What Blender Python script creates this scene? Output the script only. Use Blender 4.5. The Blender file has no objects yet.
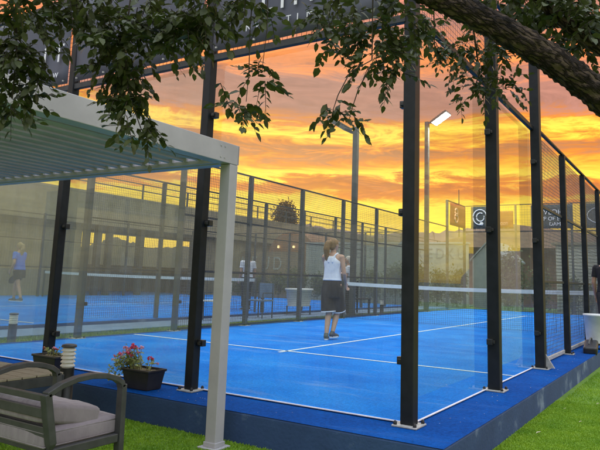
import bpy, bmesh, math, random
import numpy as np
from mathutils import Vector, Matrix
PI = math.pi
rnd = random.Random(7)
nrg = np.random.default_rng(11)
S = bpy.context.scene
COL = S.collection
W = bpy.data.worlds.new("World"); S.world = W; W.use_nodes = True

# ------------------------------------------------------------------ helpers
class MB:
    """collects boxes, bars, tubes; build() links them as one mesh object"""
    def __init__(s): s.v = []; s.f = []; s.m = []; s.smooth = []
    def add(s, vs, fs, mi=0, sm=False):
        o = len(s.v); s.v += [tuple(v) for v in vs]
        for f in fs: s.f.append(tuple(i + o for i in f)); s.m.append(mi); s.smooth.append(sm)
    def box(s, a, b, mi=0, M=None):
        x0, y0, z0 = a; x1, y1, z1 = b
        vs = [Vector(q) for q in ((x0,y0,z0),(x1,y0,z0),(x1,y1,z0),(x0,y1,z0),(x0,y0,z1),(x1,y0,z1),(x1,y1,z1),(x0,y1,z1))]
        if M is not None: vs = [M @ v for v in vs]
        s.add(vs, ((0,3,2,1),(4,5,6,7),(0,1,5,4),(1,2,6,5),(2,3,7,6),(3,0,4,7)), mi)
    def cbox(s, c, d, mi=0, M=None):
        s.box([c[i]-d[i]/2 for i in range(3)], [c[i]+d[i]/2 for i in range(3)], mi, M)
    def tube(s, pts, rad, n=8, mi=0, sm=True, caps=True, flat=None):
        """polyline tube; rad a number or list; flat=(w,h): rectangular section"""
        pts = [Vector(p) for p in pts]
        R = rad if isinstance(rad, (list, tuple)) else [rad] * len(pts)
        up = Vector((0,0,1)); rings = []
        for i, p in enumerate(pts):
            t = (pts[min(i+1, len(pts)-1)] - pts[max(i-1, 0)]).normalized()
            a = t.cross(up)
            if a.length < 1e-3: a = t.cross(Vector((0,1,0)))
            a.normalize(); b = a.cross(t).normalized()
            if flat:
                w, h = flat[0]/2, flat[1]/2
                ring = [p + a*w + b*h, p - a*w + b*h, p - a*w - b*h, p + a*w - b*h]
            else:
                ring = [p + (a*math.cos(k*2*PI/n) + b*math.sin(k*2*PI/n)) * R[i] for k in range(n)]
            rings.append(ring)
        m = len(rings[0]); vs = [v for r in rings for v in r]; fs = []
        for i in range(len(rings)-1):
            for k in range(m):
                fs.append((i*m+k, i*m+(k+1)%m, (i+1)*m+(k+1)%m, (i+1)*m+k))
        if flat and caps:
            L = (len(rings)-1)*m; fs += [tuple(range(m))[::-1], tuple(range(L, L+m))]; caps = False
        s.add(vs, fs, mi, sm and not flat)
        if caps:
            s.add(rings[0], [tuple(range(m))[::-1]], mi); s.add(rings[-1], [tuple(range(m))], mi)
    def lathe(s, c, prof, n=20, mi=0, sm=True, sx=1, sy=1):
        vs = []; fs = []
        for r, z in prof:
            for k in range(n):
                a = 2*PI*k/n; vs.append((c[0]+r*sx*math.cos(a), c[1]+r*sy*math.sin(a), c[2]+z))
        for i in range(len(prof)-1):
            for k in range(n):
                fs.append((i*n+k, i*n+(k+1)%n, (i+1)*n+(k+1)%n, (i+1)*n+k))
        s.add(vs, fs, mi, sm)
        s.add(vs[:n], [tuple(range(n))[::-1]], mi); s.add(vs[-n:], [tuple(range(n))], mi)
    def ell(s, c, r, n=14, mi=0, M=None):
        vs = []; fs = []
        k2 = n//2
        for i in range(1, k2):
            t = PI*i/k2
            for k in range(n):
                a = 2*PI*k/n; vs.append(Vector((r[0]*math.sin(t)*math.cos(a), r[1]*math.sin(t)*math.sin(a), r[2]*math.cos(t))))
        vs += [Vector((0,0,r[2])), Vector((0,0,-r[2]))]
        T = len(vs)-2; B = T+1
        for i in range(k2-2):
            for k in range(n): fs.append((i*n+k, (i+1)*n+k, (i+1)*n+(k+1)%n, i*n+(k+1)%n))
        for k in range(n):
            fs.append((T, k, (k+1)%n)); fs.append((B, (k2-2)*n+(k+1)%n, (k2-2)*n+k))
        if M is not None: vs = [M @ v for v in vs]
        s.add([v + Vector(c) for v in vs], fs, mi, True)
    def cap(s, a, b, ra, rb, n=10):
        s.tube([a, b], [ra, rb], n); s.ell(a, (ra,)*3, n); s.ell(b, (rb,)*3, n)
    def loft(s, rings, n=18, mi=0):
        """rings: (centre, rx, ry) horizontal ellipses"""
        vs = []; fs = []
        for c, rx, ry in rings:
            for k in range(n):
                a = 2*PI*k/n; ca, sa = math.cos(a), math.sin(a)
                e = .8
                vs.append((c[0]+rx*math.copysign(abs(ca)**e, ca), c[1]+ry*math.copysign(abs(sa)**e, sa), c[2]))
        for i in range(len(rings)-1):
            for k in range(n): fs.append((i*n+k, i*n+(k+1)%n, (i+1)*n+(k+1)%n, (i+1)*n+k))
        s.add(vs, fs, mi, True); s.add(vs[:n], [tuple(range(n))[::-1]], mi); s.add(vs[-n:], [tuple(range(n))], mi)
    def mesh(s, name, mats, org=(0,0,0), bevel=0):
        me = bpy.data.meshes.new(name); o = Vector(org)
        me.from_pydata([tuple(Vector(v) - o) for v in s.v], [], s.f)
        for m in (mats if isinstance(mats, (list, tuple)) else [mats]): me.materials.append(m)
        me.polygons.foreach_set('material_index', s.m); me.polygons.foreach_set('use_smooth', s.smooth)
        if hasattr(s, 'bark'):
            at = me.attributes.new('bark', 'FLOAT_VECTOR', 'POINT'); bk = s.bark + [(0,0,0)]*(len(s.v)-len(s.bark)); at.data.foreach_set('vector', [c for v in bk for c in v])
        me.update(); return me
    def build(s, name, mats, parent=None, bevel=0, seg=2, **props):
        root = parent
        while root is not None and root.parent is not None: root = root.parent
        org = root['_o'].to_list() if root is not None and '_o' in root else (0,0,0)
        o = bpy.data.objects.new(name, s.mesh(name, mats, org)); COL.objects.link(o); o.parent = parent
        if bevel:
            b = o.modifiers.new('bevel', 'BEVEL'); b.width = bevel; b.segments = seg; b.limit_method = 'ANGLE'; b.angle_limit = math.radians(40)
        for k, v in props.items(): o[k] = v
        return o

def tag(o, label=None, cat=None, group=None, kind=None):
    if label: o['label'] = label
    if cat: o['category'] = cat
    if group: o['group'] = group
    if kind: o['kind'] = kind
    return o
def thing(name, loc, label, cat, group=None):
    o = bpy.data.objects.new(name, None); COL.objects.link(o); o.location = loc
    o.empty_display_size = .1; o['_o'] = [float(q) for q in loc]
    return tag(o, label, cat, group)
def bake(o):
    """apply the modifiers of a fresh object"""
    dg = bpy.context.evaluated_depsgraph_get(); dg.update()
    me = bpy.data.meshes.new_from_object(o.evaluated_get(dg)); old = o.data
    o.modifiers.clear(); o.data = me
    if not me.materials:
        for m in old.materials: me.materials.append(m)
    bpy.data.meshes.remove(old); me.polygons.foreach_set('use_smooth', [True]*len(me.polygons)); return o
def text(name, body, size, loc, rot, mat, parent, ext=.002, sx=1, spacing=1):
    c = bpy.data.curves.new(name, 'FONT'); c.body = body; c.size = size; c.extrude = ext; c.align_x = 'CENTER'; c.space_character = spacing
    c.materials.append(mat); tmp = bpy.data.objects.new(name, c); COL.objects.link(tmp)
    dg = bpy.context.evaluated_depsgraph_get(); me = bpy.data.meshes.new_from_object(tmp.evaluated_get(dg)); bpy.data.objects.remove(tmp)
    o = bpy.data.objects.new(name, me); COL.objects.link(o); o.parent = parent
    if not me.materials: me.materials.append(mat)
    root = parent
    while root.parent is not None: root = root.parent
    o.location = Vector(loc) - Vector(root['_o'].to_list()); o.rotation_euler = rot; o.scale = (sx, 1, 1); return o

# ------------------------------------------------------------------ materials
class N:
    def __init__(s, tree): s.t = tree
    def __call__(s, typ, **kw):
        n = s.t.nodes.new(typ)
        for k, v in kw.items():
            if k.startswith('i_'):
                key = k[2:].replace('_', ' ')
                n.inputs[int(key) if key.isdigit() else key].default_value = v
            else: setattr(n, k, v)
        return n
    def link(s, a, b): s.t.links.new(a, b)
def ramp(n, stops, interp='LINEAR'):
    r = n.color_ramp; r.interpolation = interp
    while len(r.elements) > 1: r.elements.remove(r.elements[-1])
    for i, (p, c) in enumerate(stops):
        e = r.elements[0] if i == 0 else r.elements.new(p)
        e.position = p; e.color = (*c, 1) if len(c) == 3 else c
def mat(name, c1, c2=None, scale=4.0, rough=.6, bump=0, bscale=60, detail=6, metal=0, stretch=(1,1,1), spec=.5, rvar=0, trans=0, sheen=0, ramp_pos=(.35,.65), c3=None):
    m = bpy.data.materials.new(name); m.use_nodes = True; t = m.node_tree; n = N(t)
    b = t.nodes['Principled BSDF']; b.inputs['Roughness'].default_value = rough; b.inputs['Metallic'].default_value = metal
    b.inputs['Specular IOR Level'].default_value = spec
    if sheen: b.inputs['Sheen Weight'].default_value = sheen
    tc = n('ShaderNodeTexCoord'); mp = n('ShaderNodeMapping'); mp.inputs['Scale'].default_value = stretch
    n.link(tc.outputs['Object'], mp.inputs['Vector'])
    if c2 is not None:
        no = n('ShaderNodeTexNoise', i_Scale=scale, i_Detail=detail, i_Roughness=.62); n.link(mp.outputs[0], no.inputs['Vector'])
        rp = n('ShaderNodeValToRGB'); st = [(ramp_pos[0], c1), (ramp_pos[1], c2)]
        if c3 is not None: st.append((min(1, ramp_pos[1]+.12), c3))
        ramp(rp, st); n.link(no.outputs['Fac'], rp.inputs[0])
        n.link(rp.outputs[0], b.inputs['Base Color'])
        if rvar:
            mr = n('ShaderNodeMapRange'); mr.inputs['To Min'].default_value = rough-rvar; mr.inputs['To Max'].default_value = rough+rvar
            n.link(no.outputs['Fac'], mr.inputs[0]); n.link(mr.outputs[0], b.inputs['Roughness'])
    else: b.inputs['Base Color'].default_value = (*c1, 1)
    if bump:
        nb = n('ShaderNodeTexNoise', i_Scale=bscale, i_Detail=5); n.link(mp.outputs[0], nb.inputs['Vector'])
        bp = n('ShaderNodeBump', i_Strength=bump, i_Distance=.01); n.link(nb.outputs['Fac'], bp.inputs['Height']); n.link(bp.outputs[0], b.inputs['Normal'])
    if trans:
        tr = n('ShaderNodeBsdfTranslucent'); mx = n('ShaderNodeMixShader', i_0=trans)
        if c2 is not None: n.link(rp.outputs[0], tr.inputs[0])
        else: tr.inputs[0].default_value = (*c1, 1)
        out = t.nodes['Material Output']; n.link(b.outputs[0], mx.inputs[1]); n.link(tr.outputs[0], mx.inputs[2]); n.link(mx.outputs[0], out.inputs[0])
    return m
def glass_mat(name, tint=(.91,.94,.92), dirt=.022, refl=.055):
    m = bpy.data.materials.new(name); m.use_nodes = True; t = m.node_tree; t.nodes.clear(); n = N(t)
    out = n('ShaderNodeOutputMaterial'); tr = n('ShaderNodeBsdfTransparent'); tr.inputs[0].default_value = (*tint, 1)
    gl = n('ShaderNodeBsdfGlossy'); gl.inputs['Roughness'].default_value = .0; gl.inputs[0].default_value = (.9,.95,.93,1)
    # reflectance of the whole pane, carried by its outward faces only
    ge = n('ShaderNodeNewGeometry'); dp = n('ShaderNodeVectorMath', operation='DOT_PRODUCT'); n.link(ge.outputs['Normal'], dp.inputs[0]); n.link(ge.outputs['Incoming'], dp.inputs[1])
    def mth(op, a, b_):
        k = n('ShaderNodeMath', operation=op)
        for i, q in enumerate((a, b_)):
            if isinstance(q, (int, float)): k.inputs[i].default_value = q
            elif q is not None: n.link(q, k.inputs[i])
        return k.outputs[0]
    om = mth('SUBTRACT', 1.0, mth('ABSOLUTE', dp.outputs['Value'], None)); f5 = mth('POWER', om, 5.0)
    rf = mth('ADD', mth('MULTIPLY', f5, .9), refl); rf = mth('MULTIPLY', rf, mth('SUBTRACT', 1.0, ge.outputs['Backfacing'])); mx = n('ShaderNodeMixShader')
    n.link(rf, mx.inputs[0]); n.link(tr.outputs[0], mx.inputs[1]); n.link(gl.outputs[0], mx.inputs[2])
    # dust, streaks of dried rain and ball marks
    tc = n('ShaderNodeTexCoord'); mp = n('ShaderNodeMapping'); mp.inputs['Scale'].default_value = (5,5,.7)
    n.link(tc.outputs['Object'], mp.inputs[0]); no = n('ShaderNodeTexNoise', i_Scale=2.2, i_Detail=7, i_Roughness=.65); n.link(mp.outputs[0], no.inputs['Vector'])
    no2 = n('ShaderNodeTexNoise', i_Scale=3.5, i_Detail=8, i_Roughness=.7); n.link(tc.outputs['Object'], no2.inputs['Vector'])
    mu = n('ShaderNodeMath', operation='MULTIPLY'); n.link(no.outputs['Fac'], mu.inputs[0]); n.link(no2.outputs['Fac'], mu.inputs[1])
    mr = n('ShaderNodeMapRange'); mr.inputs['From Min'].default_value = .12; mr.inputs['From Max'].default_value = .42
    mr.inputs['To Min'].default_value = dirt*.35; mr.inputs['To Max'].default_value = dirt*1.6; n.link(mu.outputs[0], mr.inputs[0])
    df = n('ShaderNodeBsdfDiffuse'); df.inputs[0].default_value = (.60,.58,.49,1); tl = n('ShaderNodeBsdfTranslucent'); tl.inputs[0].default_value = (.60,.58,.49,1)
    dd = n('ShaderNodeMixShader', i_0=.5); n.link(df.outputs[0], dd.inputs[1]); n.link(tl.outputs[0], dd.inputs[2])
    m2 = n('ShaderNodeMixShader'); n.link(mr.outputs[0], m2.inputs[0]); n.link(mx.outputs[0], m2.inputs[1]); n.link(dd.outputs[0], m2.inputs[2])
    n.link(m2.outputs[0], out.inputs[0]); return m
def emit(name, c, s):
    m = bpy.data.materials.new(name); m.use_nodes = True; b = m.node_tree.nodes['Principled BSDF']
    b.inputs['Base Color'].default_value = (*c,1); b.inputs['Emission Color'].default_value = (*c,1); b.inputs['Emission Strength'].default_value = s; return m

M = {}
M['post'] = mat('post_paint', (.009,.011,.013), (.016,.018,.021), 9, .5, .05, 300, rvar=.08, spec=.22)
M['post2'] = mat('weathered_post_paint', (.05,.055,.055), (.08,.085,.08), 6, .55, .05, 200)
M['wire'] = mat('galvanised_wire', (.10,.10,.10), (.16,.16,.155), 10, .5, metal=.5)
M['rail'] = mat('rail_paint', (.03,.032,.034), (.05,.052,.055), 8, .55, spec=.25)
M['steel'] = mat('zinc_plate', (.30,.30,.28), (.46,.45,.43), 20, .5, .1, 120)
M['dark'] = mat('black_fitting', (.008,.008,.009), (.015,.015,.016), 12, .45)
M['gasket'] = mat('clear_gasket', (.62,.58,.62), (.75,.72,.75), 12, .5)
M['glass'] = glass_mat('court_glass'); M['glass_d'] = glass_mat('dusty_veiled_glass', (.88,.90,.85), .070, .07)  # left panes: extra dust also imitates the veil of reflected sky
M['glass_far'] = glass_mat('far_dusty_glass', (.90,.92,.90), .05)
M['turf'] = None
M['tape'] = mat('net_tape', (.62,.66,.62), (.74,.76,.72), 6, .7)
M['net'] = mat('net_cord', (.02,.02,.022), (.03,.03,.03), 8, .8)
M['louvre'] = mat('pergola_paint', (.365,.35,.375), (.44,.42,.445), 3, .42, .03, 200, rvar=.05)
M['frame'] = mat('chair_aluminium', (.040,.041,.043), (.058,.059,.062), 14, .42, .06, 400, rvar=.06)
M['cushion'] = mat('mauve_fabric', (.185,.155,.18), (.255,.22,.245), 7, .95, .55, 22, sheen=.3, stretch=(2.2,.8,.5))
M['piping'] = mat('cushion_piping', (.20,.175,.19), (.26,.23,.24), 20, .95)
M['wood'] = mat('weathered_teak', (.20,.17,.12), (.38,.33,.24), 3, .65, .25, 60, stretch=(12,1.2,6), ramp_pos=(.3,.7))
M['pot'] = mat('black_plastic', (.014,.012,.012), (.03,.026,.025), 8, .45, .05, 150)
M['soil'] = mat('dry_soil', (.10,.075,.045), (.24,.19,.11), 30, .95, .6, 70)
M['plant'] = mat('geranium_leaf', (.20,.26,.08), (.42,.44,.17), 30, .6, trans=.35)
M['stem'] = mat('plant_stem', (.20,.22,.09), (.30,.27,.12), 40, .7)
M['petal'] = mat('red_petal', (.55,.03,.09), (.78,.10,.20), 40, .6, trans=.3)
M['petal2'] = mat('pink_petal', (.70,.20,.36), (.85,.48,.58), 40, .6, trans=.3)
M['opal'] = mat('white_louvre', (.66,.64,.58), (.76,.74,.68), 9, .4)
M['bark'] = None
M['twig'] = mat('twig_bark', (.03,.024,.02), (.06,.046,.035), 30, .9)
M['leaf'] = mat('tree_leaf', (.026,.038,.011), (.088,.105,.025), 26, .55, trans=.27, ramp_pos=(.3,.7))
M['bush'] = mat('hedge_leaf', (.085,.11,.03), (.20,.215,.075), 3, .6, trans=.3)
M['skin'] = mat('skin', (.42,.24,.16), (.48,.285,.20), 8, .55)
M['hairb'] = mat('brown_hair', (.13,.068,.026), (.30,.165,.06), 40, .5, .8, 90, stretch=(3,3,.5))
M['hairw'] = mat('white_hair', (.52,.46,.36), (.66,.60,.50), 30, .6, .5, 90)
M['haird'] = mat('dark_hair', (.012,.010,.009), (.03,.025,.02), 30, .5, .5, 90)
M['hairl'] = mat('blonde_hair', (.26,.18,.09), (.40,.29,.15), 30, .6, .5, 90)
M['wshirt'] = mat('white_jersey', (.62,.63,.68), (.74,.75,.79), 8, .85, .9, 14, stretch=(1.4,1.4,.7))
M['bshirt'] = mat('blue_jersey', (.03,.14,.56), (.05,.20,.66), 8, .85, .3, 30)
M['kshirt'] = mat('black_jersey', (.012,.012,.014), (.022,.022,.026), 8, .85)
M['shorts'] = mat('charcoal_shorts', (.020,.017,.017), (.055,.047,.046), 5, .9, 1.0, 11, stretch=(1.6,1.6,.45))
M['shoe'] = mat('dark_trainer', (.05,.05,.055), (.09,.09,.095), 20, .7)
M['sole'] = mat('white_sole', (.66,.66,.64), (.74,.74,.72), 20, .6)
M['eye'] = mat('eye_dark', (.02,.015,.012), None, rough=.2)
M['lip'] = mat('lip', (.40,.16,.13), None, rough=.5)
M['banner'] = mat('charcoal_banner', (.055,.062,.088), (.075,.082,.112), 2.5, .7, .6, 3, stretch=(1,1,.6))
M['banner2'] = mat('dark_green_banner', (.035,.048,.05), (.05,.062,.06), 3, .7)
M['bannero'] = mat('rust_banner', (.52,.19,.07), (.62,.25,.10), 3, .75, trans=.6)
M['letter'] = mat('white_print', (.66,.68,.72), (.74,.75,.78), 6, .7)
M['letterg'] = mat('faded_print', (.42,.44,.40), (.50,.52,.47), 6, .8)
M['lettero'] = mat('rust_print', (.62,.30,.17), (.68,.36,.2), 6, .8)
M['pale_wall'] = mat('pale_wall_paint', (.36,.39,.34), (.48,.50,.44), 1.2, .85, .2, 30)
M['brown_board'] = mat('brown_board', (.27,.20,.13), (.37,.28,.18), 2, .85)
M['roofdark'] = mat('dark_roof_cladding', (.24,.205,.13), (.34,.295,.20), 1.6, .85, .2, 12)
M['garage'] = mat('garage_cladding', (.50,.52,.47), (.60,.62,.56), 2, .7)
M['roofbrown'] = mat('brown_tiles', (.15,.085,.05), (.24,.14,.085), 2.5, .9, .4, 8)
M['slate'] = mat('slate_blue_render', (.25,.28,.28), (.33,.36,.35), 2, .85)
M['terra'] = mat('reflected_terracotta', (.30,.15,.075), (.40,.21,.11), 2, .9)
M['whitebin'] = mat('white_plastic', (.55,.56,.55), (.66,.67,.65), 6, .5)
M['petalfall'] = mat('dry_leaf', (.50,.42,.28), (.66,.58,.42), 30, .8)
M['led'] = emit('lit_led_panel', (1,.97,.88), 90)
M['bulb'] = emit('reflected_warm_bulb', (1,.72,.32), 3)  # glow for the mirrored lights on the added arch
M['ground'] = mat('dry_ground', (.10,.10,.06), (.19,.17,.11), .6, .95, .3, 8)
M['lawnbase'] = mat('lawn_backing', (.08,.17,.012), (.13,.23,.02), 5, .95, .5, 150)
M['strip'] = mat('green_strip_turf', (.11,.19,.03), (.20,.27,.06), 9, .95, .6, 150)
M['path'] = mat('blue_grey_concrete', (.10,.16,.25), (.17,.24,.33), 3, .8, .2, 40)
M['hill'] = mat('far_scrub_hill', (.21,.14,.10), (.30,.20,.14), .06, .95)
M['mountain'] = mat('far_mountain', (.055,.052,.035), (.085,.075,.05), .02, .95)
M['line'] = mat('white_line_turf', (.66,.74,.76), (.80,.85,.86), 40, .9, .3, 200)

def court_mat(name, a, b, c, sand=.0):
    """sanded artificial turf: mottling, brushed drifts of sand, scuffs, fine grain"""
    m = bpy.data.materials.new(name); m.use_nodes = True; t = m.node_tree; n = N(t); bs = t.nodes['Principled BSDF']
    bs.inputs['Roughness'].default_value = .9; bs.inputs['Specular IOR Level'].default_value = .07
    tc = n('ShaderNodeTexCoord')
    n1 = n('ShaderNodeTexNoise', i_Scale=.9, i_Detail=8, i_Roughness=.66); n.link(tc.outputs['Object'], n1.inputs['Vector'])
    r1 = n('ShaderNodeValToRGB'); ramp(r1, [(.30,a),(.5,b),(.70,c)]); n.link(n1.outputs['Fac'], r1.inputs[0])
    n2 = n('ShaderNodeTexNoise', i_Scale=38, i_Detail=6, i_Roughness=.7); n.link(tc.outputs['Object'], n2.inputs['Vector'])
    mr = n('ShaderNodeMapRange'); mr.inputs['From Min'].default_value = .25; mr.inputs['From Max'].default_value = .75; mr.inputs['To Min'].default_value = .60; mr.inputs['To Max'].default_value = 1.4; n.link(n2.outputs['Fac'], mr.inputs[0])
    mx = n('ShaderNodeMix', data_type='RGBA', blend_type='MULTIPLY'); mx.inputs[0].default_value = 1
    n.link(r1.outputs[0], mx.inputs[6]); n.link(mr.outputs[0], mx.inputs[7])
    mp = n('ShaderNodeMapping'); mp.inputs['Scale'].default_value = (.5,2.6,1); mp.inputs['Rotation'].default_value = (0,0,.25); n.link(tc.outputs['Object'], mp.inputs[0])
    n4 = n('ShaderNodeTexNoise', i_Scale=1.3, i_Detail=9, i_Roughness=.72, i_Distortion=.6); n.link(mp.outputs[0], n4.inputs['Vector'])
    sr = n('ShaderNodeMapRange'); sr.inputs['From Min'].default_value = .54; sr.inputs['From Max'].default_value = .74; sr.inputs['To Max'].default_value = sand; n.link(n4.outputs['Fac'], sr.inputs[0])
    m2 = n('ShaderNodeMix', data_type='RGBA'); n.link(sr.outputs[0], m2.inputs[0]); n.link(mx.outputs[2], m2.inputs[6]); m2.inputs[7].default_value = (.22,.36,.60,1)
    n.link(m2.outputs[2], bs.inputs['Base Color'])
    bp = n('ShaderNodeBump', i_Strength=.7, i_Distance=.008); n3 = n('ShaderNodeTexNoise', i_Scale=120, i_Detail=4); n.link(tc.outputs['Object'], n3.inputs['Vector'])
    n.link(n3.outputs['Fac'], bp.inputs['Height']); n.link(bp.outputs[0], bs.inputs['Normal']); return m
def bark_mat():
    m = bpy.data.materials.new('bark'); m.use_nodes = True; t = m.node_tree; n = N(t); bs = t.nodes['Principled BSDF']
    bs.inputs['Roughness'].default_value = .95; bs.inputs['Specular IOR Level'].default_value = .2
    tc = n('ShaderNodeAttribute', attribute_name='bark'); mp = n('ShaderNodeMapping'); mp.inputs['Scale'].default_value = (.30,1,1); n.link(tc.outputs['Vector'], mp.inputs[0])
    wv = n('ShaderNodeTexNoise', i_Scale=9, i_Detail=6, i_Roughness=.65); n.link(mp.outputs[0], wv.inputs['Vector'])
    ad = n('ShaderNodeMix', data_type='RGBA'); ad.inputs[0].default_value = .10; n.link(mp.outputs[0], ad.inputs[6]); n.link(wv.outputs['Color'], ad.inputs[7])
    vo = n('ShaderNodeTexVoronoi', feature='DISTANCE_TO_EDGE', i_Scale=46, i_Randomness=1); n.link(ad.outputs[2], vo.inputs['Vector'])
    mr = n('ShaderNodeMapRange'); mr.inputs['From Max'].default_value = .22; n.link(vo.outputs['Distance'], mr.inputs[0])
    n2 = n('ShaderNodeTexNoise', i_Scale=60, i_Detail=8, i_Roughness=.7); n.link(mp.outputs[0], n2.inputs['Vector'])
    mu = n('ShaderNodeMath', operation='MULTIPLY'); n.link(mr.outputs[0], mu.inputs[0]); n.link(n2.outputs['Fac'], mu.inputs[1])
    mu2 = n('ShaderNodeMath', operation='MULTIPLY_ADD'); n.link(wv.outputs['Fac'], mu2.inputs[0]); mu2.inputs[1].default_value = .9; n.link(mu.outputs[0], mu2.inputs[2])
    rp = n('ShaderNodeValToRGB'); ramp(rp, [(.36,(.009,.007,.006)),(.60,(.030,.021,.016)),(.85,(.068,.048,.034)),(1,(.14,.10,.07))]); n.link(mu2.outputs[0], rp.inputs[0]); n.link(rp.outputs[0], bs.inputs['Base Color'])
    bp = n('ShaderNodeBump', i_Strength=1.0, i_Distance=.03); n.link(mu2.outputs[0], bp.inputs['Height']); n.link(bp.outputs[0], bs.inputs['Normal']); return m
M['bark'] = bark_mat()
M['turf'] = court_mat('blue_court_turf', (.002,.125,.50), (.007,.19,.64), (.02,.255,.72), .62)
M['ledge'] = court_mat('blue_ledge_carpet', (.0005,.04,.19), (.001,.058,.26), (.002,.08,.32), .08)
# navy plinth side with scuffs
M['plinth'] = mat('navy_plinth_paint', (.017,.044,.125), (.026,.063,.165), 2.2, .75, .35, 40, c3=(.16,.22,.32), ramp_pos=(.3,.56))

# ------------------------------------------------------------------ camera
cam = bpy.data.cameras.new('camera'); co = bpy.data.objects.new('camera', cam); COL.objects.link(co)
Rv = Vector((.84917,.52706,.03353)); Uv = Vector((.05377,-.14945,.98731)); Fv = Vector((-.52538,.83659,.15524))
mm = Matrix.Identity(4)
for i in range(3): mm[i][0] = Rv[i]; mm[i][1] = Uv[i]; mm[i][2] = -Fv[i]; mm[i][3] = (1.80569,-4.13196,.99631)[i]
co.matrix_world = mm; cam.sensor_width = 36; cam.lens = 36.9723; cam.shift_x = -.01665; cam.shift_y = -.07365
cam.clip_start = .05; cam.clip_end = 3000; S.camera = co
CAM = Vector((1.80569,-4.13196,.99631))

# ------------------------------------------------------------------ light: dusk sky with lit cloud bands, low sun
SUN_AZ = math.radians(-36)      # measured from +Y towards +X (sun stands beyond the court, left of centre)
SUN_EL = math.radians(5)
sd = Vector((math.sin(SUN_AZ)*math.cos(SUN_EL), math.cos(SUN_AZ)*math.cos(SUN_EL), math.sin(SUN_EL)))
def build_world():
    t = W.node_tree; t.nodes.clear(); n = N(t)
    out = n('ShaderNodeOutputWorld')
    sky = n('ShaderNodeTexSky', sky_type='NISHITA', sun_disc=False); sky.sun_elevation = SUN_EL; sky.sun_rotation = SUN_AZ
    bg = n('ShaderNodeBackground', i_Strength=.1); n.link(sky.outputs[0], bg.inputs[0])
    tc = n('ShaderNodeTexCoord'); nm = n('ShaderNodeVectorMath', operation='NORMALIZE'); n.link(tc.outputs['Generated'], nm.inputs[0])
    sp = n('ShaderNodeSeparateXYZ'); n.link(nm.outputs[0], sp.inputs[0])
    def math_(op, a, b=None, c=None, clamp=False):
        k = n('ShaderNodeMath', operation=op, use_clamp=clamp)
        for i, q in enumerate((a, b, c)):
            if q is None: continue
            if isinstance(q, (int, float)): k.inputs[i].default_value = q
            else: n.link(q, k.inputs[i])
        return k.outputs[0]
    # cloud layer coordinates: stretched along the horizon, finer towards it
    st = n('ShaderNodeMapping'); st.inputs['Scale'].default_value = (1.7,1.7,19); n.link(nm.outputs[0], st.inputs[0])
    n1 = n('ShaderNodeTexNoise', i_Scale=1.0, i_Detail=8, i_Roughness=.62, i_Distortion=.5); n.link(st.outputs[0], n1.inputs['Vector'])
    st2 = n('ShaderNodeMapping'); st2.inputs['Scale'].default_value = (8,8,44); st2.inputs['Location'].default_value = (3.1,1.7,.4); n.link(nm.outputs[0], st2.inputs[0])
    n2 = n('ShaderNodeTexNoise', i_Scale=1.0, i_Detail=9, i_Roughness=.68, i_Distortion=1.1); n.link(st2.outputs[0], n2.inputs['Vector'])
    z = sp.outputs['Z']
    w1 = math_('MULTIPLY', math_('SUBTRACT', n1.outputs['Fac'], .5), .075)
    w2 = math_('MULTIPLY', math_('SUBTRACT', n2.outputs['Fac'], .5), .10)
    e = math_('ADD', math_('ADD', z, w1), w2)
    Y1=(1.6,1.05,.09); Y2=(1.3,.66,.035); O1=(1.12,.33,.022); O2=(.80,.22,.04); G1=(.66,.25,.09); G2=(.64,.27,.19); P1=(1.25,.36,.09); P2=(1.12,.38,.23)
    rp = n('ShaderNodeValToRGB')
    ramp(rp, [(0,(1.05,.68,.13)),(.05,(1.5,.98,.12)),(.088,Y1),(.122,Y1),(.134,O1),(.148,O2),(.160,O1),(.170,Y1),(.184,Y2),(.196,O1),(.208,G1),(.220,O1),(.230,Y2),(.240,Y1),(.254,O1),(.272,G2),(.305,G2),(.326,P1),(.355,P1),(.385,G2),(.43,P2),(.54,(.70,.50,.50)),(.72,(1.0,1.0,1.15)),(1,(1.3,1.45,1.7))])
    n.link(e, rp.inputs[0])
    # the eastern half of the sky: pale, pink near the horizon
    rb = n('ShaderNodeValToRGB')
    ramp(rb, [(0,(.52,.44,.27)),(.10,(.72,.62,.42)),(.22,(1.05,.98,.85)),(.4,(1.35,1.35,1.40)),(.6,(1.4,1.5,1.65)),(1,(1.45,1.6,1.85))]); n.link(e, rb.inputs[0])
    dt = n('ShaderNodeVectorMath', operation='DOT_PRODUCT'); n.link(nm.outputs[0], dt.inputs[0]); dt.inputs[1].default_value = sd
    mr = n('ShaderNodeMapRange', interpolation_type='SMOOTHSTEP'); mr.inputs['From Min'].default_value = -.25; mr.inputs['From Max'].default_value = .72; n.link(dt.outputs['Value'], mr.inputs[0])
    mx = n('ShaderNodeMix', data_type='RGBA'); n.link(mr.outputs[0], mx.inputs[0]); n.link(rb.outputs[0], mx.inputs[6]); n.link(rp.outputs[0], mx.inputs[7])
    # fine brightness texture
    ml = n('ShaderNodeMapRange'); ml.inputs['From Min'].default_value = .25; ml.inputs['From Max'].default_value = .75; ml.inputs['To Min'].default_value = .70; ml.inputs['To Max'].default_value = 1.40; n.link(n2.outputs['Fac'], ml.inputs[0])
    mm_ = n('ShaderNodeMix', data_type='RGBA', blend_type='MULTIPLY'); mm_.inputs[0].default_value = 1; n.link(mx.outputs[2], mm_.inputs[6]); n.link(ml.outputs[0], mm_.inputs[7])
    # the overhead sky is brighter than the band above the horizon
    hi = n('ShaderNodeMapRange', interpolation_type='SMOOTHSTEP'); hi.inputs['From Min'].default_value = .42; hi.inputs['From Max'].default_value = .95; hi.inputs['To Min'].default_value = 1; hi.inputs['To Max'].default_value = 1.9; n.link(z, hi.inputs[0])
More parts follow.
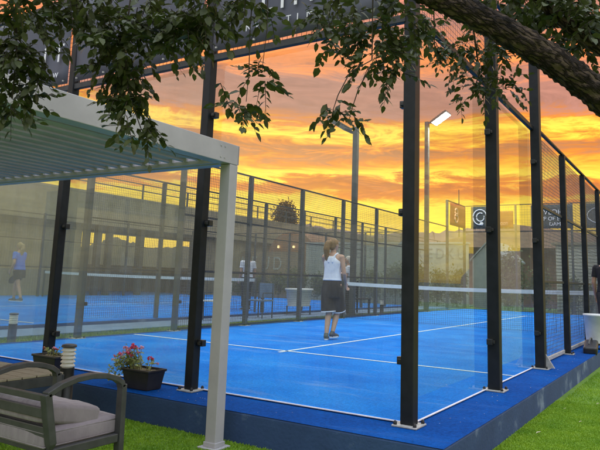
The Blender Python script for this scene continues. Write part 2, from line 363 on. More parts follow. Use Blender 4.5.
    bg2 = n('ShaderNodeBackground'); n.link(mm_.outputs[2], bg2.inputs[0]); n.link(hi.outputs[0], bg2.inputs[1])
    mxs = n('ShaderNodeMixShader', i_0=.9); n.link(bg.outputs[0], mxs.inputs[1]); n.link(bg2.outputs[0], mxs.inputs[2]); n.link(mxs.outputs[0], out.inputs[0])
build_world()
sl = bpy.data.lights.new('sun', 'SUN'); sl.energy = 1.3; sl.angle = math.radians(12); sl.color = (1,.70,.40)
so = bpy.data.objects.new('sun', sl); COL.objects.link(so); so.rotation_euler = sd.to_track_quat('Z', 'Y').to_euler(); so.location = sd*60

# ------------------------------------------------------------------ setting
def sheet(name, x0, x1, y0, y1, z, m, parent=None):
    b = MB(); b.add([(x0,y0,z),(x1,y0,z),(x1,y1,z),(x0,y1,z)], [(0,1,2,3)])
    o = b.build(name, m, parent)
    if parent is None: o['kind'] = 'structure'
    return o
sheet('ground', -900, 900, -900, 900, -.30, M['ground'])
sheet('lawn', -9, 14, -14, 32, -.224, M['lawnbase'])
b = MB(); b.box((-6.15,-.33,-.31), (.44,20.5,-.008)); b.build('court_base', M['plinth'], None, .012)['kind'] = 'structure'
LB = MB()
LB.add([(-6.15,-.33,-.006),(.44,-.33,-.006),(.44,20.5,-.006),(-6.15,20.5,-.006)], [(0,1,2,3)])
o = LB.build('court_ledge', M['ledge']); o['kind'] = 'structure'
cf = sheet('court_floor', -5.95, .045, .13, 20.0, 0, M['turf'])
b = MB()
def line(x0, y0, x1, y1): b.add([(x0,y0,.004),(x1,y0,.004),(x1,y1,.004),(x0,y1,.004)], [(0,1,2,3)])
line(-5.95,3.03,.045,3.08); line(-3.01,2.86,-2.96,17.1); line(-5.95,16.92,.045,16.97)
b.build('court_lines', M['line'], cf)
sheet('grass_strip', -7.25, -6.16, -4, 26, -.10, M['strip'])
b = MB(); b.box((-8.35,-4,-.31), (-7.26,26,-.06)); b.build('side_path', M['path'], None)['kind'] = 'structure'
b = MB(); b.box((-18.9,-.3,-.31), (-8.36,20.4,-.01)); b.build('neighbour_court_base', M['plinth'], None)['kind'] = 'structure'
nf = sheet('neighbour_court_floor', -18.8, -8.4, -.25, 20.3, -.004, M['turf'])
b = MB(); line(-18.4,3.03,-8.6,3.08); line(-13.53,3.08,-13.48,16.9); line(-18.4,16.92,-8.6,16.97); b.build('neighbour_court_lines', M['line'], nf)
sheet('third_court_floor', -34, -19.6, -2, 20.3, -.05, M['turf'])

# hills and mountains: ridged terrain
def ridge(name, pts, depth, m, base=-.3, seedv=1, amp=.06, sub=14):
    r = random.Random(seedv); L = []
    for i in range(len(pts)-1):
        a, c = Vector(pts[i]), Vector(pts[i+1])
        for k in range(sub): L.append(a.lerp(c, k/sub))
    L.append(Vector(pts[-1])); n = len(L); rows = 7; vs = []; fs = []
    for j in range(rows):
        t = j/(rows-1)
        for p in L:
            d = Vector((p.x-CAM.x, p.y-CAM.y, 0)).normalized()
            h = (p.z-base)*math.sin(PI*min(1, t*1.0)*.5 if t <= 1 else 1)
            off = (1-t)*depth
            q = Vector((p.x, p.y, 0)) - d*off
            vs.append((q.x + r.uniform(-1,1)*depth*.02, q.y, base + h*(1 + r.uniform(-amp, amp)*(1 if j else 0))))
    for p in L:
        d = Vector((p.x-CAM.x, p.y-CAM.y, 0)).normalized(); q = Vector((p.x,p.y,0)) + d*depth; vs.append((q.x,q.y,base))
    for j in range(rows):
        for i in range(n-1): fs.append((j*n+i, j*n+i+1, (j+1)*n+i+1, (j+1)*n+i))
    b = MB(); b.add(vs, fs, 0, True); o = b.build(name, m); o['kind'] = 'structure'; return o
ridge('mountains', [(-800,300,12),(-640,420,22),(-560,440,26),(-520,440,36),(-470,450,25),(-430,460,28),(-395,470,38),(-360,470,28),(-300,480,30),(-200,500,40),(0,520,34),(120,520,30)], 90, M['mountain'], seedv=4, amp=.05)
ridge('hills', [(-184,194,2),(-170,197,17.5),(-150,200,20.5),(-130,200,21.8),(-104,200,17.5),(-88,200,17.3),(-66,200,18.2),(-52,200,20.4),(-40,200,15.4),(-24,200,16.6),(0,200,14),(60,190,10)], 60, M['hill'], seedv=9, amp=.035)

# ------------------------------------------------------------------ lawn grass
def grass(name, regions, m, zb, h0, h1, label, ww=.0042):
    vs = []
    for (x0,x1,y0,y1,n) in regions:
        x = nrg.uniform(x0,x1,n); y = nrg.uniform(y0,y1,n); a = nrg.uniform(0,2*PI,n); h = nrg.uniform(h0,h1,n); w = nrg.uniform(.6,1.2,n)*ww
        tilt = nrg.uniform(.2,1.1,n); b = nrg.uniform(0,2*PI,n)
        P = np.stack([x,y,np.full(n,zb)],1); s = np.stack([np.cos(a)*w,np.sin(a)*w,np.zeros(n)],1)
        mid = P + np.stack([np.cos(b)*h*tilt*.25, np.sin(b)*h*tilt*.25, h*.55],1)
        tip = P + np.stack([np.cos(b)*h*tilt*.8, np.sin(b)*h*tilt*.8, h*np.cos(tilt*.6)],1)
        vs.append(np.stack([P-s, P+s, mid+s*.8, mid-s*.8, tip],1).reshape(-1,3))
    v = np.concatenate(vs); n = len(v)//5; me = bpy.data.meshes.new(name)
    me.vertices.add(len(v)); me.vertices.foreach_set('co', v.ravel())
    i0 = np.arange(n)[:,None]*5
    loops = np.concatenate([i0+np.array([[0,1,2,3]]), i0+np.array([[3,2,4]])],1).ravel()
    me.loops.add(len(loops)); me.loops.foreach_set('vertex_index', loops)
    me.polygons.add(n*2); st = np.stack([np.arange(n)*7, np.arange(n)*7+4],1).ravel()
    me.polygons.foreach_set('loop_start', st); me.polygons.foreach_set('loop_total', np.tile([4,3], n)); me.update(); me.validate()
    me.materials.append(m); o = bpy.data.objects.new(name, me); COL.objects.link(o); return tag(o, label, 'grass', kind='stuff')
M['blade'] = mat('turf_blade', (.13,.29,.014), (.31,.48,.03), 2.6, .6, trans=.35, ramp_pos=(.3,.7))
grass('grass', [(.45,1.6,-.6,3.2,60000),(.5,3.4,1.0,6,60000),(.5,4.0,6,12,9000),(-3.6,-.2,-1.7,-.34,52000)], M['blade'], -.224, .009, .019, 'short bright green turf grass around the court and under the chair')
M['blade2'] = mat('strip_blade', (.13,.21,.03), (.24,.31,.07), 3, .7, trans=.3)
grass('grass', [(-7.24,-6.17,0,9,16000),(-7.24,-6.17,9,20,6000)], M['blade2'], -.10, .03, .06, 'green grass strip between the two courts beyond the glass', .009)

# ------------------------------------------------------------------ court fences
def wire_mesh(u0, u1, z0, z1, fix, axis, step=.05, r=.002):
    b = MB()
    def bx(ua, ub, za, zb, off):
        if axis == 'x': b.box((ua, fix-r+off, za), (ub, fix+r+off, zb))
        else: b.box((fix-r+off, ua, za), (fix+r+off, ub, zb))
    n = int(round((z1-z0)/step))
    for i in range(n+1): q = z0+i*step; bx(u0, u1, q-r, q+r, 0)
    n = int(round((u1-u0)/step))
    for i in range(n+1): q = u0+i*step; bx(q-r, q+r, z0, z1, r*2)
    return b
def P(axis, u, f, z): return (u, f, z) if axis == 'x' else (f, u, z)
def post(par, axis, u, f, top, out, w=.09, d=.09, pm=None, clamps=(), gz=.05, plate=True, gusset=False):
    """post centred at (u,f); clamps at given heights towards the glass line"""
    pm = pm or M['post']; b = MB(); c = P(axis, u, f, 0)
    b.box((c[0]-w/2, c[1]-d/2, .008 if plate else -.05), (c[0]+w/2, c[1]+d/2, top))
    o = b.build('post', pm, par, .006)
    if plate:
        b = MB(); b.box((c[0]-w/2-.045, c[1]-d/2-.045, -.004), (c[0]+w/2+.045, c[1]+d/2+.045, .008)); b.build('base_plate', M['steel'], o, .003)
        for sx in (-1,1):
            for sy in (-1,1):
                q = (c[0]+sx*(w/2+.025), c[1]+sy*(d/2+.025)); b = MB()
                b.lathe((q[0],q[1],.009), [(.013,0),(.014,.012),(.009,.022),(.006,.026)], 8)
                b.build('bolt', M['dark'], o)
    if gusset:
        b = MB(); s = out
        x0 = c[0]+w/2+.002
        b.add([(x0,c[1]-.01,.012),(x0+.10,c[1]-.01,.012),(x0,c[1]-.01,.17),(x0,c[1]+.01,.012),(x0+.10,c[1]+.01,.012),(x0,c[1]+.01,.17)], [(0,1,2),(3,5,4),(0,3,4,1),(1,4,5,2),(0,2,5,3)])
        b.build('gusset', M['steel'], o)
    for (du, z) in clamps:
        b = MB(); g = f - out*(gz)   # glass plane side
        cc = P(axis, u+du, f-out*.02, z)
        dd = (.055,.05,.055)
        b.cbox(cc, dd); e = P(axis, u+du, f-out*.02+out*.03, z); b.cbox(e, (.03,.03,.03))
        b.build('clamp', M['dark'], o, .004)
    return o
def pane(par, axis, u0, u1, z0, z1, f, m, t=.012):
    b = MB(); a = P(axis, u0, f-t/2, z0); c = P(axis, u1, f+t/2, z1); b.box(a, c); return b.build('glass_panel', m, par)
def rail(name, par, axis, u0, u1, f, z, m, w=.04, h=.045):
    b = MB(); b.box(P(axis, u0, f-w/2, z-h/2), P(axis, u1, f+w/2, z+h/2)); return b.build(name, m, par, .004)

# near (glass) end of the court
fb = thing('court_fence', (-3,.07,0), 'tall glass court end nearest the armchair, with dark posts bolted to the blue ledge', 'fence')
post(fb, 'x', .035, .10, 4.1, -1, .095, .10, clamps=((-.07,.43),(-.07,1.5),(-.07,2.33)))
for u, cl in ((-2,((.075,.40),(.075,1.45),(.075,2.45))),(-4,((.075,.33),(.075,1.45),(.075,2.5))),(-6,((.075,.4),(.075,1.45),(.075,2.5)))):
    post(fb, 'x', u+.02, .07, 4.1, -1, .085, .09, clamps=cl, pm=M['post'])
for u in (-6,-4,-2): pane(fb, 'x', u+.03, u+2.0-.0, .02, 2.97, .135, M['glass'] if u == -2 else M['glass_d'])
rail('top_rail', fb, 'x', -6.05, .0, .065, 3.0, M['rail'], .05, .06)
rail('upper_rail', fb, 'x', -6.05, .0, .065, 4.06, M['rail'], .05, .05)
rail('gasket', fb, 'x', -5.95, -.03, .132, .006, M['gasket'], .016, .010)
for u in (-6,-4,-2): wire_mesh(u+.07, u+1.95, 3.05, 4.0, .085, 'x', .05, .0015).build('mesh_panel', M['wire'], fb)

# right side of the court
fr = thing('court_fence', (.11,10,0), 'right side court fence with glass then wire mesh, running along the outer blue ledge', 'fence')
post(fr, 'y', 2, .115, 4.1, 1, .115, .10, clamps=((-.085,.45),(-.085,1.52),(-.085,2.5)))
post(fr, 'y', 4, .125, 4.1, 1, .115, .13, clamps=((-.10,.42),(-.10,1.55),(-.10,2.55)), gusset=True)
for y in range(6, 21, 2): post(fr, 'y', y, .10, 3.03, 1, .085, .085)
pane(fr, 'y', .16, 1.99, .02, 2.97, .045, M['glass']); pane(fr, 'y', 2.01, 3.98, .02, 2.97, .045, M['glass'])
pane(fr, 'y', 16, 18, .02, 2.0, .045, M['glass_far']); pane(fr, 'y', 18.01, 20, .02, 2.97, .045, M['glass_far'])
rail('gasket', fr, 'y', .16, 3.9, .045, .006, M['gasket'], .016, .010)
rail('top_rail', fr, 'y', .16, 3.93, .09, 3.0, M['post'], .045, .055); rail('top_rail', fr, 'y', 4.07, 20, .10, 3.045, M['post'], .045, .03)
rail('mid_rail', fr, 'y', 4.07, 16, .07, 2.05, M['rail'], .03, .04); rail('mid_rail', fr, 'y', 4.07, 16, .07, 1.05, M['rail'], .03, .035)
rail('bottom_rail', fr, 'y', 4.07, 16, .055, .035, M['steel'], .03, .05)
rail('upper_rail', fr, 'y', .16, 3.93, .09, 4.05, M['post'], .04, .04)
wire_mesh(.2, 1.95, 3.05, 4.0, .075, 'y', .05, .0013).build('mesh_panel', M['wire'], fr); 
for y in range(4, 16, 2): wire_mesh(y+.05, y+1.95, .05, 3.0, .055, 'y').build('mesh_panel', M['wire'], fr)

# left side
fl = thing('court_fence', (-6,10,0), 'left side court fence of mesh and slim posts behind the player with the ponytail', 'fence')
for y in range(2, 21, 2):
    post(fl, 'y', y, -6.0, 4.05 if y >= 18 else 3.03, -1, .085, .085, pm=M['post2'], clamps=((0.07,.5),(.07,1.6)) if y <= 4 else ())
for y in (0, 2): pane(fl, 'y', y+.15 if y == 0 else y+.01, y+2, .02, 2.97, -5.94, M['glass'])
pane(fl, 'y', 16, 18, .02, 2.0, -5.94, M['glass_far']); pane(fl, 'y', 18.01, 20, .02, 2.97, -5.94, M['glass_far'])
rail('top_rail', fl, 'y', .1, 18, -6.0, 3.045, M['rail'], .045, .03); rail('upper_rail', fl, 'y', 18.05, 20, -6, 4.03, M['rail'], .04, .04)
for z in (1.05, 2.05): rail('mid_rail', fl, 'y', 4.05, 16, -5.99, z, M['rail'], .03, .035)
rail('bottom_rail', fl, 'y', 4.05, 16, -5.97, .04, M['rail'], .03, .04)
for y in range(4, 16, 2): wire_mesh(y+.05, y+1.95, .05, 3.0, -5.955, 'y').build('mesh_panel', M['wire'], fl)

# far end
ff = thing('court_fence', (-3,20.05,0), 'far end court fence of glass and mesh carrying the dark advertising banners', 'fence')
for u in (-4,-2,0): post(ff, 'x', u, 20.06, 4.05, 1, .07, .07, pm=M['post2'])
for u in (-6,-4,-2): pane(ff, 'x', u+.02, u+1.99, .02, 2.97, 20.0, M['glass_far']); wire_mesh(u+.04, u+1.96, 3.04, 4.0, 20.03, 'x', .1, .002).build('mesh_panel', M['wire'], ff)
rail('top_rail', ff, 'x', -5.95, 0, 20.05, 3.01, M['rail']); rail('upper_rail', ff, 'x', -5.95, 0, 20.05, 4.04, M['rail'], .04, .03)

# neighbouring court
fn = thing('court_fence', (-8.5,10,0), 'mesh fence along the near side of the second court, past the green strip', 'fence')
for y in range(0, 21, 2): post(fn, 'y', y, -8.5, 3.03, 1, .08, .08, pm=M['post2'], plate=False)
rail('top_rail', fn, 'y', 0, 20, -8.5, 3.05, M['rail'], .04, .035)
for z in (1.05, 2.05): rail('mid_rail', fn, 'y', 4, 16, -8.5, z, M['rail'], .025, .03)
for y in (0,2,16,18): pane(fn, 'y', y+.05, y+1.95, .02, 2.95, -8.5, M['glass_far'])
for y in range(4, 16, 2): wire_mesh(y+.05, y+1.95, .05, 3.0, -8.5, 'y', .05, .0018).build('mesh_panel', M['wire'], fn)
fn2 = thing('court_fence', (-13.5,20.2,0), 'glass far end of the second court in front of the brown lettered board', 'fence')
for i in range(6): post(fn2, 'x', -18.5+2*i+.0, 20.2, 3.05, 1, .08, .08, pm=M['post2'], plate=False)
rail('top_rail', fn2, 'x', -18.5, -8.5, 20.2, 3.05, M['rail'], .04, .035)
for i in range(5): pane(fn2, 'x', -18.45+2*i, -16.55+2*i, .02, 2.95, 20.2, M['glass_far'])
fn3 = thing('court_fence', (-18.6,10,0), 'mesh fence along the far side of the second court below the railed walkway', 'fence')
for y in range(0, 21, 2): post(fn3, 'y', y, -18.6, 3.03, 1, .08, .08, pm=M['post2'], plate=False)
rail('top_rail', fn3, 'y', 0, 20, -18.6, 2.98, M['rail'], .04, .03)
for z in (1.05, 2.05): rail('mid_rail', fn3, 'y', 4, 16, -18.6, z, M['rail'], .025, .03)
for y in range(2, 20, 2): wire_mesh(y+.05, y+1.95, .05, 2.95, -18.6, 'y', .1, .002).build('mesh_panel', M['wire'], fn3)

# ------------------------------------------------------------------ banners
def banner(name, axis, u0, u1, z0, z1, f, m, label, group=None):
    t = thing(name, P(axis, (u0+u1)/2, f, z0), label, 'banner', group)
    b = MB(); n = 16; vs = []; fs = []; r = random.Random(int((u0+50)*10))
    for j in range(7):
        for i in range(n+1):
            u = u0+(u1-u0)*i/n; z = z0+(z1-z0)*j/6
            vs.append(P(axis, u, f + .006*math.sin(u*5+z*3) + .004*math.sin(u*13-z*7), z))
    for j in range(6):
        for i in range(n): fs.append((j*(n+1)+i, j*(n+1)+i+1, (j+1)*(n+1)+i+1, (j+1)*(n+1)+i))
    b.add(vs, fs, 0, True); o = b.build('sheet', m, t); s = o.modifiers.new('thickness', 'SOLIDIFY'); s.thickness = .003
    for i in range(5):
        u = u0+.05+(u1-u0-.1)*i/4
        for z in (z0+.03, z1-.03): b = MB(); b.cbox(P(axis, u, f-.012, z), (.016,.016,.016)); b.build('eyelet', M['steel'], t)
    return t
RX = (PI/2, 0, 0)
t = banner('banner', 'x', -5.92, -4.06, 3.05, 4.0, .03, M['banner'], 'charcoal banner with tall white letters I T above the louvred pergola')
for c, x in (('I',-4.47),('T',-4.215)): text('lettering', c, .30, (x,.005,3.315), RX, M['letter'], t)
text('lettering', 'W', .085, (-4.24,.005,3.13), RX, M['letter'], t)
t = banner('banner', 'x', -3.93, -2.07, 3.05, 4.0, .03, M['banner'], 'charcoal banner with a white letter U half hidden by leaves')
text('lettering', 'U', .30, (-2.50,.005,3.335), RX, M['letter'], t); text('lettering', 'N', .085, (-2.45,.005,3.19), RX, M['letter'], t)
t = banner('banner', 'x', -1.93, -.08, 3.05, 4.0, .03, M['banner'], 'charcoal banner lettered L I M over N V T I M above the ponytailed player')
for c, x in (('L',-1.31),('I',-1.14),('M',-.92)): text('lettering', c, .30, (x,.005,3.31), RX, M['letter'], t)
for c, x in (('N',-1.5),('V',-1.4),('T',-1.067),('I',-.974),('M',-.853)): text('lettering', c, .085, (x,.005,3.168), RX, M['letter'], t)
t = banner('banner', 'x', -5.72, -4.92, 3.12, 4.0, 20.0, M['banner2'], 'dark banner with a white swirl emblem at the far court end')
b = MB()
for r0, a0, a1, cx in ((.27,.2,5.0,-5.36),(.15,1.0,6.6,-5.34)):
    b.tube([(cx+r0*math.cos(a0+(a1-a0)*k/24), 19.975, 3.58+r0*1.1*math.sin(a0+(a1-a0)*k/24)) for k in range(25)], .025, 6)
b.ell((-5.3,19.975,3.32),(.08,.01,.07),10); b.build('emblem', M['letter'], t)
t = banner('banner', 'x', -4.80, -4.08, 3.12, 3.80, 20.02, M['bannero'], 'rust coloured banner strip between the two dark far banners')
# its lettering is a low line of pale print
text('lettering', 'oon', .26, (-4.42,19.97,3.25), RX, M['lettero'], t, sx=.7)
t = banner('banner', 'x', -3.42, -1.94, 3.10, 4.0, 20.0, M['banner2'], 'dark far banner lettered S VEDIG over P OF E over DAMA')
text('lettering', 'S VEDIG', .27, (-2.68,19.97,3.62), RX, M['letter'], t); text('lettering', 'P OF E', .20, (-2.68,19.97,3.40), RX, M['letter'], t); text('lettering', 'DAMA', .19, (-2.5,19.97,3.2), RX, M['letter'], t)
t = banner('banner', 'x', -1.70, -.1, 3.10, 4.0, 20.0, M['banner2'], 'dark far banner with a pale oval outline round the letters Py')
text('lettering', 'Py', .42, (-.95,19.97,3.5), RX, M['letter'], t)
b = MB(); b.tube([(-.95+.5*math.cos(k*2*PI/30),19.975,3.56+.3*math.sin(k*2*PI/30)) for k in range(4,25)], .016, 6); b.build('emblem', M['letter'], t)
t = banner('banner', 'y', 18.1, 19.95, 3.12, 3.98, -5.93, M['bannero'], 'translucent rust banner on the far left corner of the court fence')
b = MB()
for cz, r0 in ((3.66,.14),(3.44,.17)): b.tube([(-5.90,18.75+r0*math.cos(k*2*PI/16),cz+r0*math.sin(k*2*PI/16)) for k in range(17)], .03, 6)
b.build('emblem', M['lettero'], t)

# ------------------------------------------------------------------ nets
def net(x0, x1, y, label):
    t = thing('court_net', ((x0+x1)/2,y,0), label, 'net')
    def hz(x): return .92 - .035*math.sin(PI*(x-x0)/(x1-x0))
    b = MB(); n = 24
    xs = [x0+(x1-x0)*i/n for i in range(n+1)]
    vs = []; fs = []
    for x in xs:
        h = hz(x); vs += [(x,y-.012,h-.085),(x,y-.012,h),(x,y+.012,h),(x,y+.012,h-.085)]
    for i in range(n):
        for k in range(4): fs.append((i*4+k, i*4+(k+1)%4, i*4+4+(k+1)%4, i*4+4+k))
    b.add(vs, fs); b.build('tape', M['tape'], t)
    b = MB(); r = .0022
    r = .0016; q = x0
    while q < x1: b.box((q-r,y-r,.01), (q+r,y+r,hz(q)-.08)); q += .045
    z = .03
    while z < .84: b.tube([(x, y, z*hz(x)/.92) for x in xs], r, 4, sm=False); z += .045
    b.build('netting', M['net'], t)
    for x in (x0, x1):
        b = MB(); b.lathe((x,y,0), [(.03,0),(.03,.93),(.02,.95)], 12); o = b.build('post', M['post2'], t)
    return t
net(-5.92, .02, 10, 'white taped net stretched across the blue court past the player')
net(-18.3, -8.75, 10, 'white taped net across the second court, behind the woman in blue')

# ------------------------------------------------------------------ floodlights
def flood(x, y, h, lit, label, side):
    t = thing('floodlight', (x,y,0), label, 'floodlight')
    b = MB(); b.box((x-.07,y-.07,0), (x+.07,y+.07,h)); b.build('pole', M['post2'], t, .01)
    b = MB(); b.box((min(x,x+side*.35), y-.03, h-.07), (max(x,x+side*.35), y+.03, h-.01)); b.build('arm', M['post2'], t)
    Mx = Matrix.Translation((x+side*.52, y, h+.08)) @ Matrix.Rotation(-side*math.radians(32), 4, 'Y')
    b = MB(); b.box((-.34,-.26,-.03), (.34,.26,.05), 0, Mx)
    for k in range(5): b.box((-.22+k*.1,-.17,.051), (-.19+k*.1,.17,.10), 0, Mx)
    hd = b.build('lamp_head', M['post2'], t)
    b = MB(); b.box((-.31,-.23,-.04), (.31,.23,-.031), 0, Mx); b.build('lens', M['led'] if lit else M['opal'], hd)
    if lit:
        sp = bpy.data.lights.new('floodlight_beam', 'AREA'); sp.energy = 420; sp.shape = 'RECTANGLE'; sp.size = .46; sp.size_y = .34; sp.color = (1,.96,.86)
        so = bpy.data.objects.new('floodlight_beam', sp); COL.objects.link(so); so.parent = t
        so.location = Mx @ Vector((0,0,-.05)) - Vector((x,y,0)); so.rotation_euler = (0, -side*math.radians(16), 0)
flood(-6.26, 11.1, 5.3, False, 'unlit floodlight on a slim grey pole behind the ponytailed player', -1)
flood(-6.26, 16.6, 6.75, True, 'lit floodlight glowing white on a tall pole above the far court end', 1)

# ------------------------------------------------------------------ buildings and boundary walls beyond
t = thing('covered_walkway', (-22,20,0), 'long dark flat-roofed walkway with a thin guardrail along its roof', 'building')
b = MB(); b.box((-25,-8,2.95), (-20,70,4.35)); b.build('roof', M['roofdark'], t)
b = MB()
for y in range(-8, 71, 3): b.box((-20.09,y-.03,4.35), (-20.03,y+.03,5.05))
for z in (4.72,5.03): b.box((-20.085,-8,z), (-20.04,70,z+.045))
b.build('guardrail', M['post2'], t)
for y in (13.15,13.75,14.35,16.2,19.75): 
    b = MB(); b.box((-20.3,y-.12,-.3), (-20.06,y+.12,2.95)); b.build('column', M['post2'], t)
for y in (20.2,25.5): 
    b = MB(); b.box((-24.8,y-.12,-.3), (-24.56,y+.12,2.95)); b.build('column', M['post2'], t)
b = MB(); b.box((-20.55,19.9,-.3), (-20.35,69.8,2.95)); b.build('wall', M['roofdark'], t)
b = MB(); b.box((-20.55,-7.9,-.3), (-20.35,13.05,2.95)); b.build('wall', M['roofdark'], t)
b = MB(); b.box((-24.4,8,-.3), (-24.2,34,1.3)); b.build('parapet', M['brown_board'], t)
for y, z in ((8.55,1.72),(9.05,1.66)): b = MB(); b.box((-20.348,y-.14,z-.17), (-20.335,y+.14,z+.17)); b.build('notice', M['pale_wall'], t)

t = thing('boundary_board', (-18.7,24,0), 'brown boundary board with large faded letters W E U D I', 'wall')
b = MB(); b.box((-21.4,24,-.3), (-16.2,24.12,2.35)); b.build('wall', M['brown_board'], t)
for i, c in enumerate('WEUDI'): text('lettering', c, 1.05, (-20.2+i*.80,23.98,1.36), RX, M['letterg'], t, ext=.01, sx=.8)
t = thing('boundary_wall', (-10,24.2,0), 'long pale boundary wall with dark capital letters beyond the far corner', 'wall')
b = MB(); b.box((-16.1,24.2,-.3), (-7.2,24.4,2.80)); b.build('wall', M['pale_wall'], t)
b = MB(); b.box((-16.15,24.15,2.80), (-7.15,24.45,2.88)); b.build('coping', M['letterg'], t)
for c, x in (('E',-12.9),('D',-12.1),('R',-9.6),('E',-9.05),('D',-8.55),('K',-8.05),('U',-7.5)): text('lettering', c, .72, (x,24.19,2.10), RX, M['slate'], t, ext=.01, sx=.85)
# added solid standing in for a lamp-lit arch reflected in the glass
t = thing('reflected_arch', (-17.6,26,0), 'added terracotta arch with two warm lights, standing in for a reflection in the glass', 'building')
b = MB(); n = 16; pr_ = [(-1.6*math.cos(PI*k/n), 2.2+1.35*math.sin(PI*k/n)) for k in range(n+1)]
pr_ = [(-1.6,-.3)] + pr_ + [(1.6,-.3)]; m_ = len(pr_)
vs = [(-17.7+x,25.2,z) for x, z in pr_] + [(-17.7+x,29,z) for x, z in pr_]
b.add(vs, [tuple(range(m_)), tuple(range(2*m_-1, m_-1, -1))] + [(i, m_+i, m_+(i+1)%m_, (i+1)%m_) for i in range(m_)]); b.build('wall', M['terra'], t)
for x in (-18.55,-17.5):
    b = MB(); b.lathe((x,25.12,2.62), [(.05,0),(.07,.06),(.05,.14)], 10); b.build('reflected_lamp', M['bulb'], t)
# slate gabled shed
t = thing('gabled_shed', (-6.4,25,0), 'small slate grey gabled shed beside the pale boundary wall', 'building')
def gable(t, x0, x1, y0, y1, zw, zr, wm, rm, over=.2):
    xc = (x0+x1)/2; b = MB()
    b.add([(x0,y0,-.3),(x1,y0,-.3),(x1,y0,zw),(xc,y0,zr),(x0,y0,zw),(x0,y1,-.3),(x1,y1,-.3),(x1,y1,zw),(xc,y1,zr),(x0,y1,zw)],
          [(0,1,2,3,4),(9,8,7,6,5),(0,5,6,1),(1,6,7,2),(4,9,5,0),(2,7,8,3),(3,8,9,4)]); b.build('wall', wm, t)
    b = MB(); k = (zr-zw)/(xc-x0)
    for s, xe in ((-1,x0),(1,x1)):
        xo = xe+s*over; zo = zw-k*over
        b.add([(xc,y0-over,zr+.02),(xo,y0-over,zo+.02),(xo,y1+over,zo+.02),(xc,y1+over,zr+.02),(xc,y0-over,zr+.1),(xo,y0-over,zo+.1),(xo,y1+over,zo+.1),(xc,y1+over,zr+.1)],
              [(0,1,2,3),(7,6,5,4),(0,4,5,1),(1,5,6,2),(2,6,7,3),(3,7,4,0)])
    b.build('roof', rm, t)
gable(t, -7.1, -5.6, 24.6, 28, 2.1, 2.9, M['slate'], M['slate'], .1)
t = thing('tiled_house', (-6,34,0), 'low house with a wide brown tiled roof behind the garage', 'building')
b = MB(); b.box((-12,34,-.3), (6,42,3.2)); b.build('wall', M['roofbrown'], t)
b = MB(); b.add([(-13,33,3.2),(7,33,3.0),(7,43,3.0),(-13,43,3.2),(-8.5,38,5.0),(-1,38,3.5)], [(0,1,5,4),(2,3,4,5),(0,4,3),(1,2,5),(0,3,2,1)]); b.build('roof', M['roofbrown'], t)
t = thing('garage', (-1,24,0), 'pale garage with horizontal ribbed cladding beyond the far right corner', 'building')
b = MB(); b.box((-3.35,24.3,-.3), (3.4,29,2.75)); b.build('wall', M['garage'], t)
b = MB()
for i in range(19): b.box((-3.33,24.255,.0+i*.145), (3.38,24.298,.105+i*.145))
b.build('cladding', M['garage'], t, .006)
b = MB(); b.box((-3.5,24.1,2.755), (3.55,29.2,2.86)); b.build('roof', M['roofdark'], t)

# ------------------------------------------------------------------ vegetation
def leaf_arrays(pos, direc, nor, L, Wd, fold=.25, droop=.25):
    """n folded leaves; returns verts (n*8,3)"""
    d = direc/np.linalg.norm(direc,axis=1,keepdims=True); s = np.cross(d, nor); s /= np.linalg.norm(s,axis=1,keepdims=True)+1e-9; u = np.cross(s, d)
    L = L[:,None]; Wd = Wd[:,None]
    def pt(a, w, h): return pos + d*L*a + s*Wd*w + u*(L*h)
    V = [pt(0,0,0), pt(.28,.42,fold*.16), pt(.66,.36,fold*.10-droop*.2), pt(1,0,-droop*.5), pt(.66,-.36,fold*.10-droop*.2), pt(.28,-.42,fold*.16), pt(.30,0,0), pt(.66,0,-droop*.22)]
    return np.stack(V,1).reshape(-1,3)
LF = [(0,1,6),(1,2,7,6),(2,3,7),(0,6,5),(6,7,4,5),(7,3,4)]
def leaf_mesh(name, V, m, parent, org=(0,0,0)):
    n = len(V)//8; me = bpy.data.meshes.new(name); V = V - np.array(org)
    me.vertices.add(len(V)); me.vertices.foreach_set('co', V.ravel())
    pat = np.array([i for f in LF for i in f]); tot = np.array([len(f) for f in LF]); k = len(pat)
    me.loops.add(n*k); me.loops.foreach_set('vertex_index', (np.arange(n)[:,None]*8 + pat[None]).ravel())
    me.polygons.add(n*6); st = np.concatenate([[0], np.cumsum(tot)[:-1]])
    me.polygons.foreach_set('loop_start', (np.arange(n)[:,None]*k + st[None]).ravel()); me.polygons.foreach_set('loop_total', np.tile(tot, n))
    me.update(); me.validate(); me.polygons.foreach_set('use_smooth', np.ones(len(me.polygons),dtype=bool))
    me.materials.append(m); o = bpy.data.objects.new(name, me); COL.objects.link(o); o.parent = parent; return o
def unit(n):
    v = nrg.normal(size=(n,3)); return v/np.linalg.norm(v,axis=1,keepdims=True)

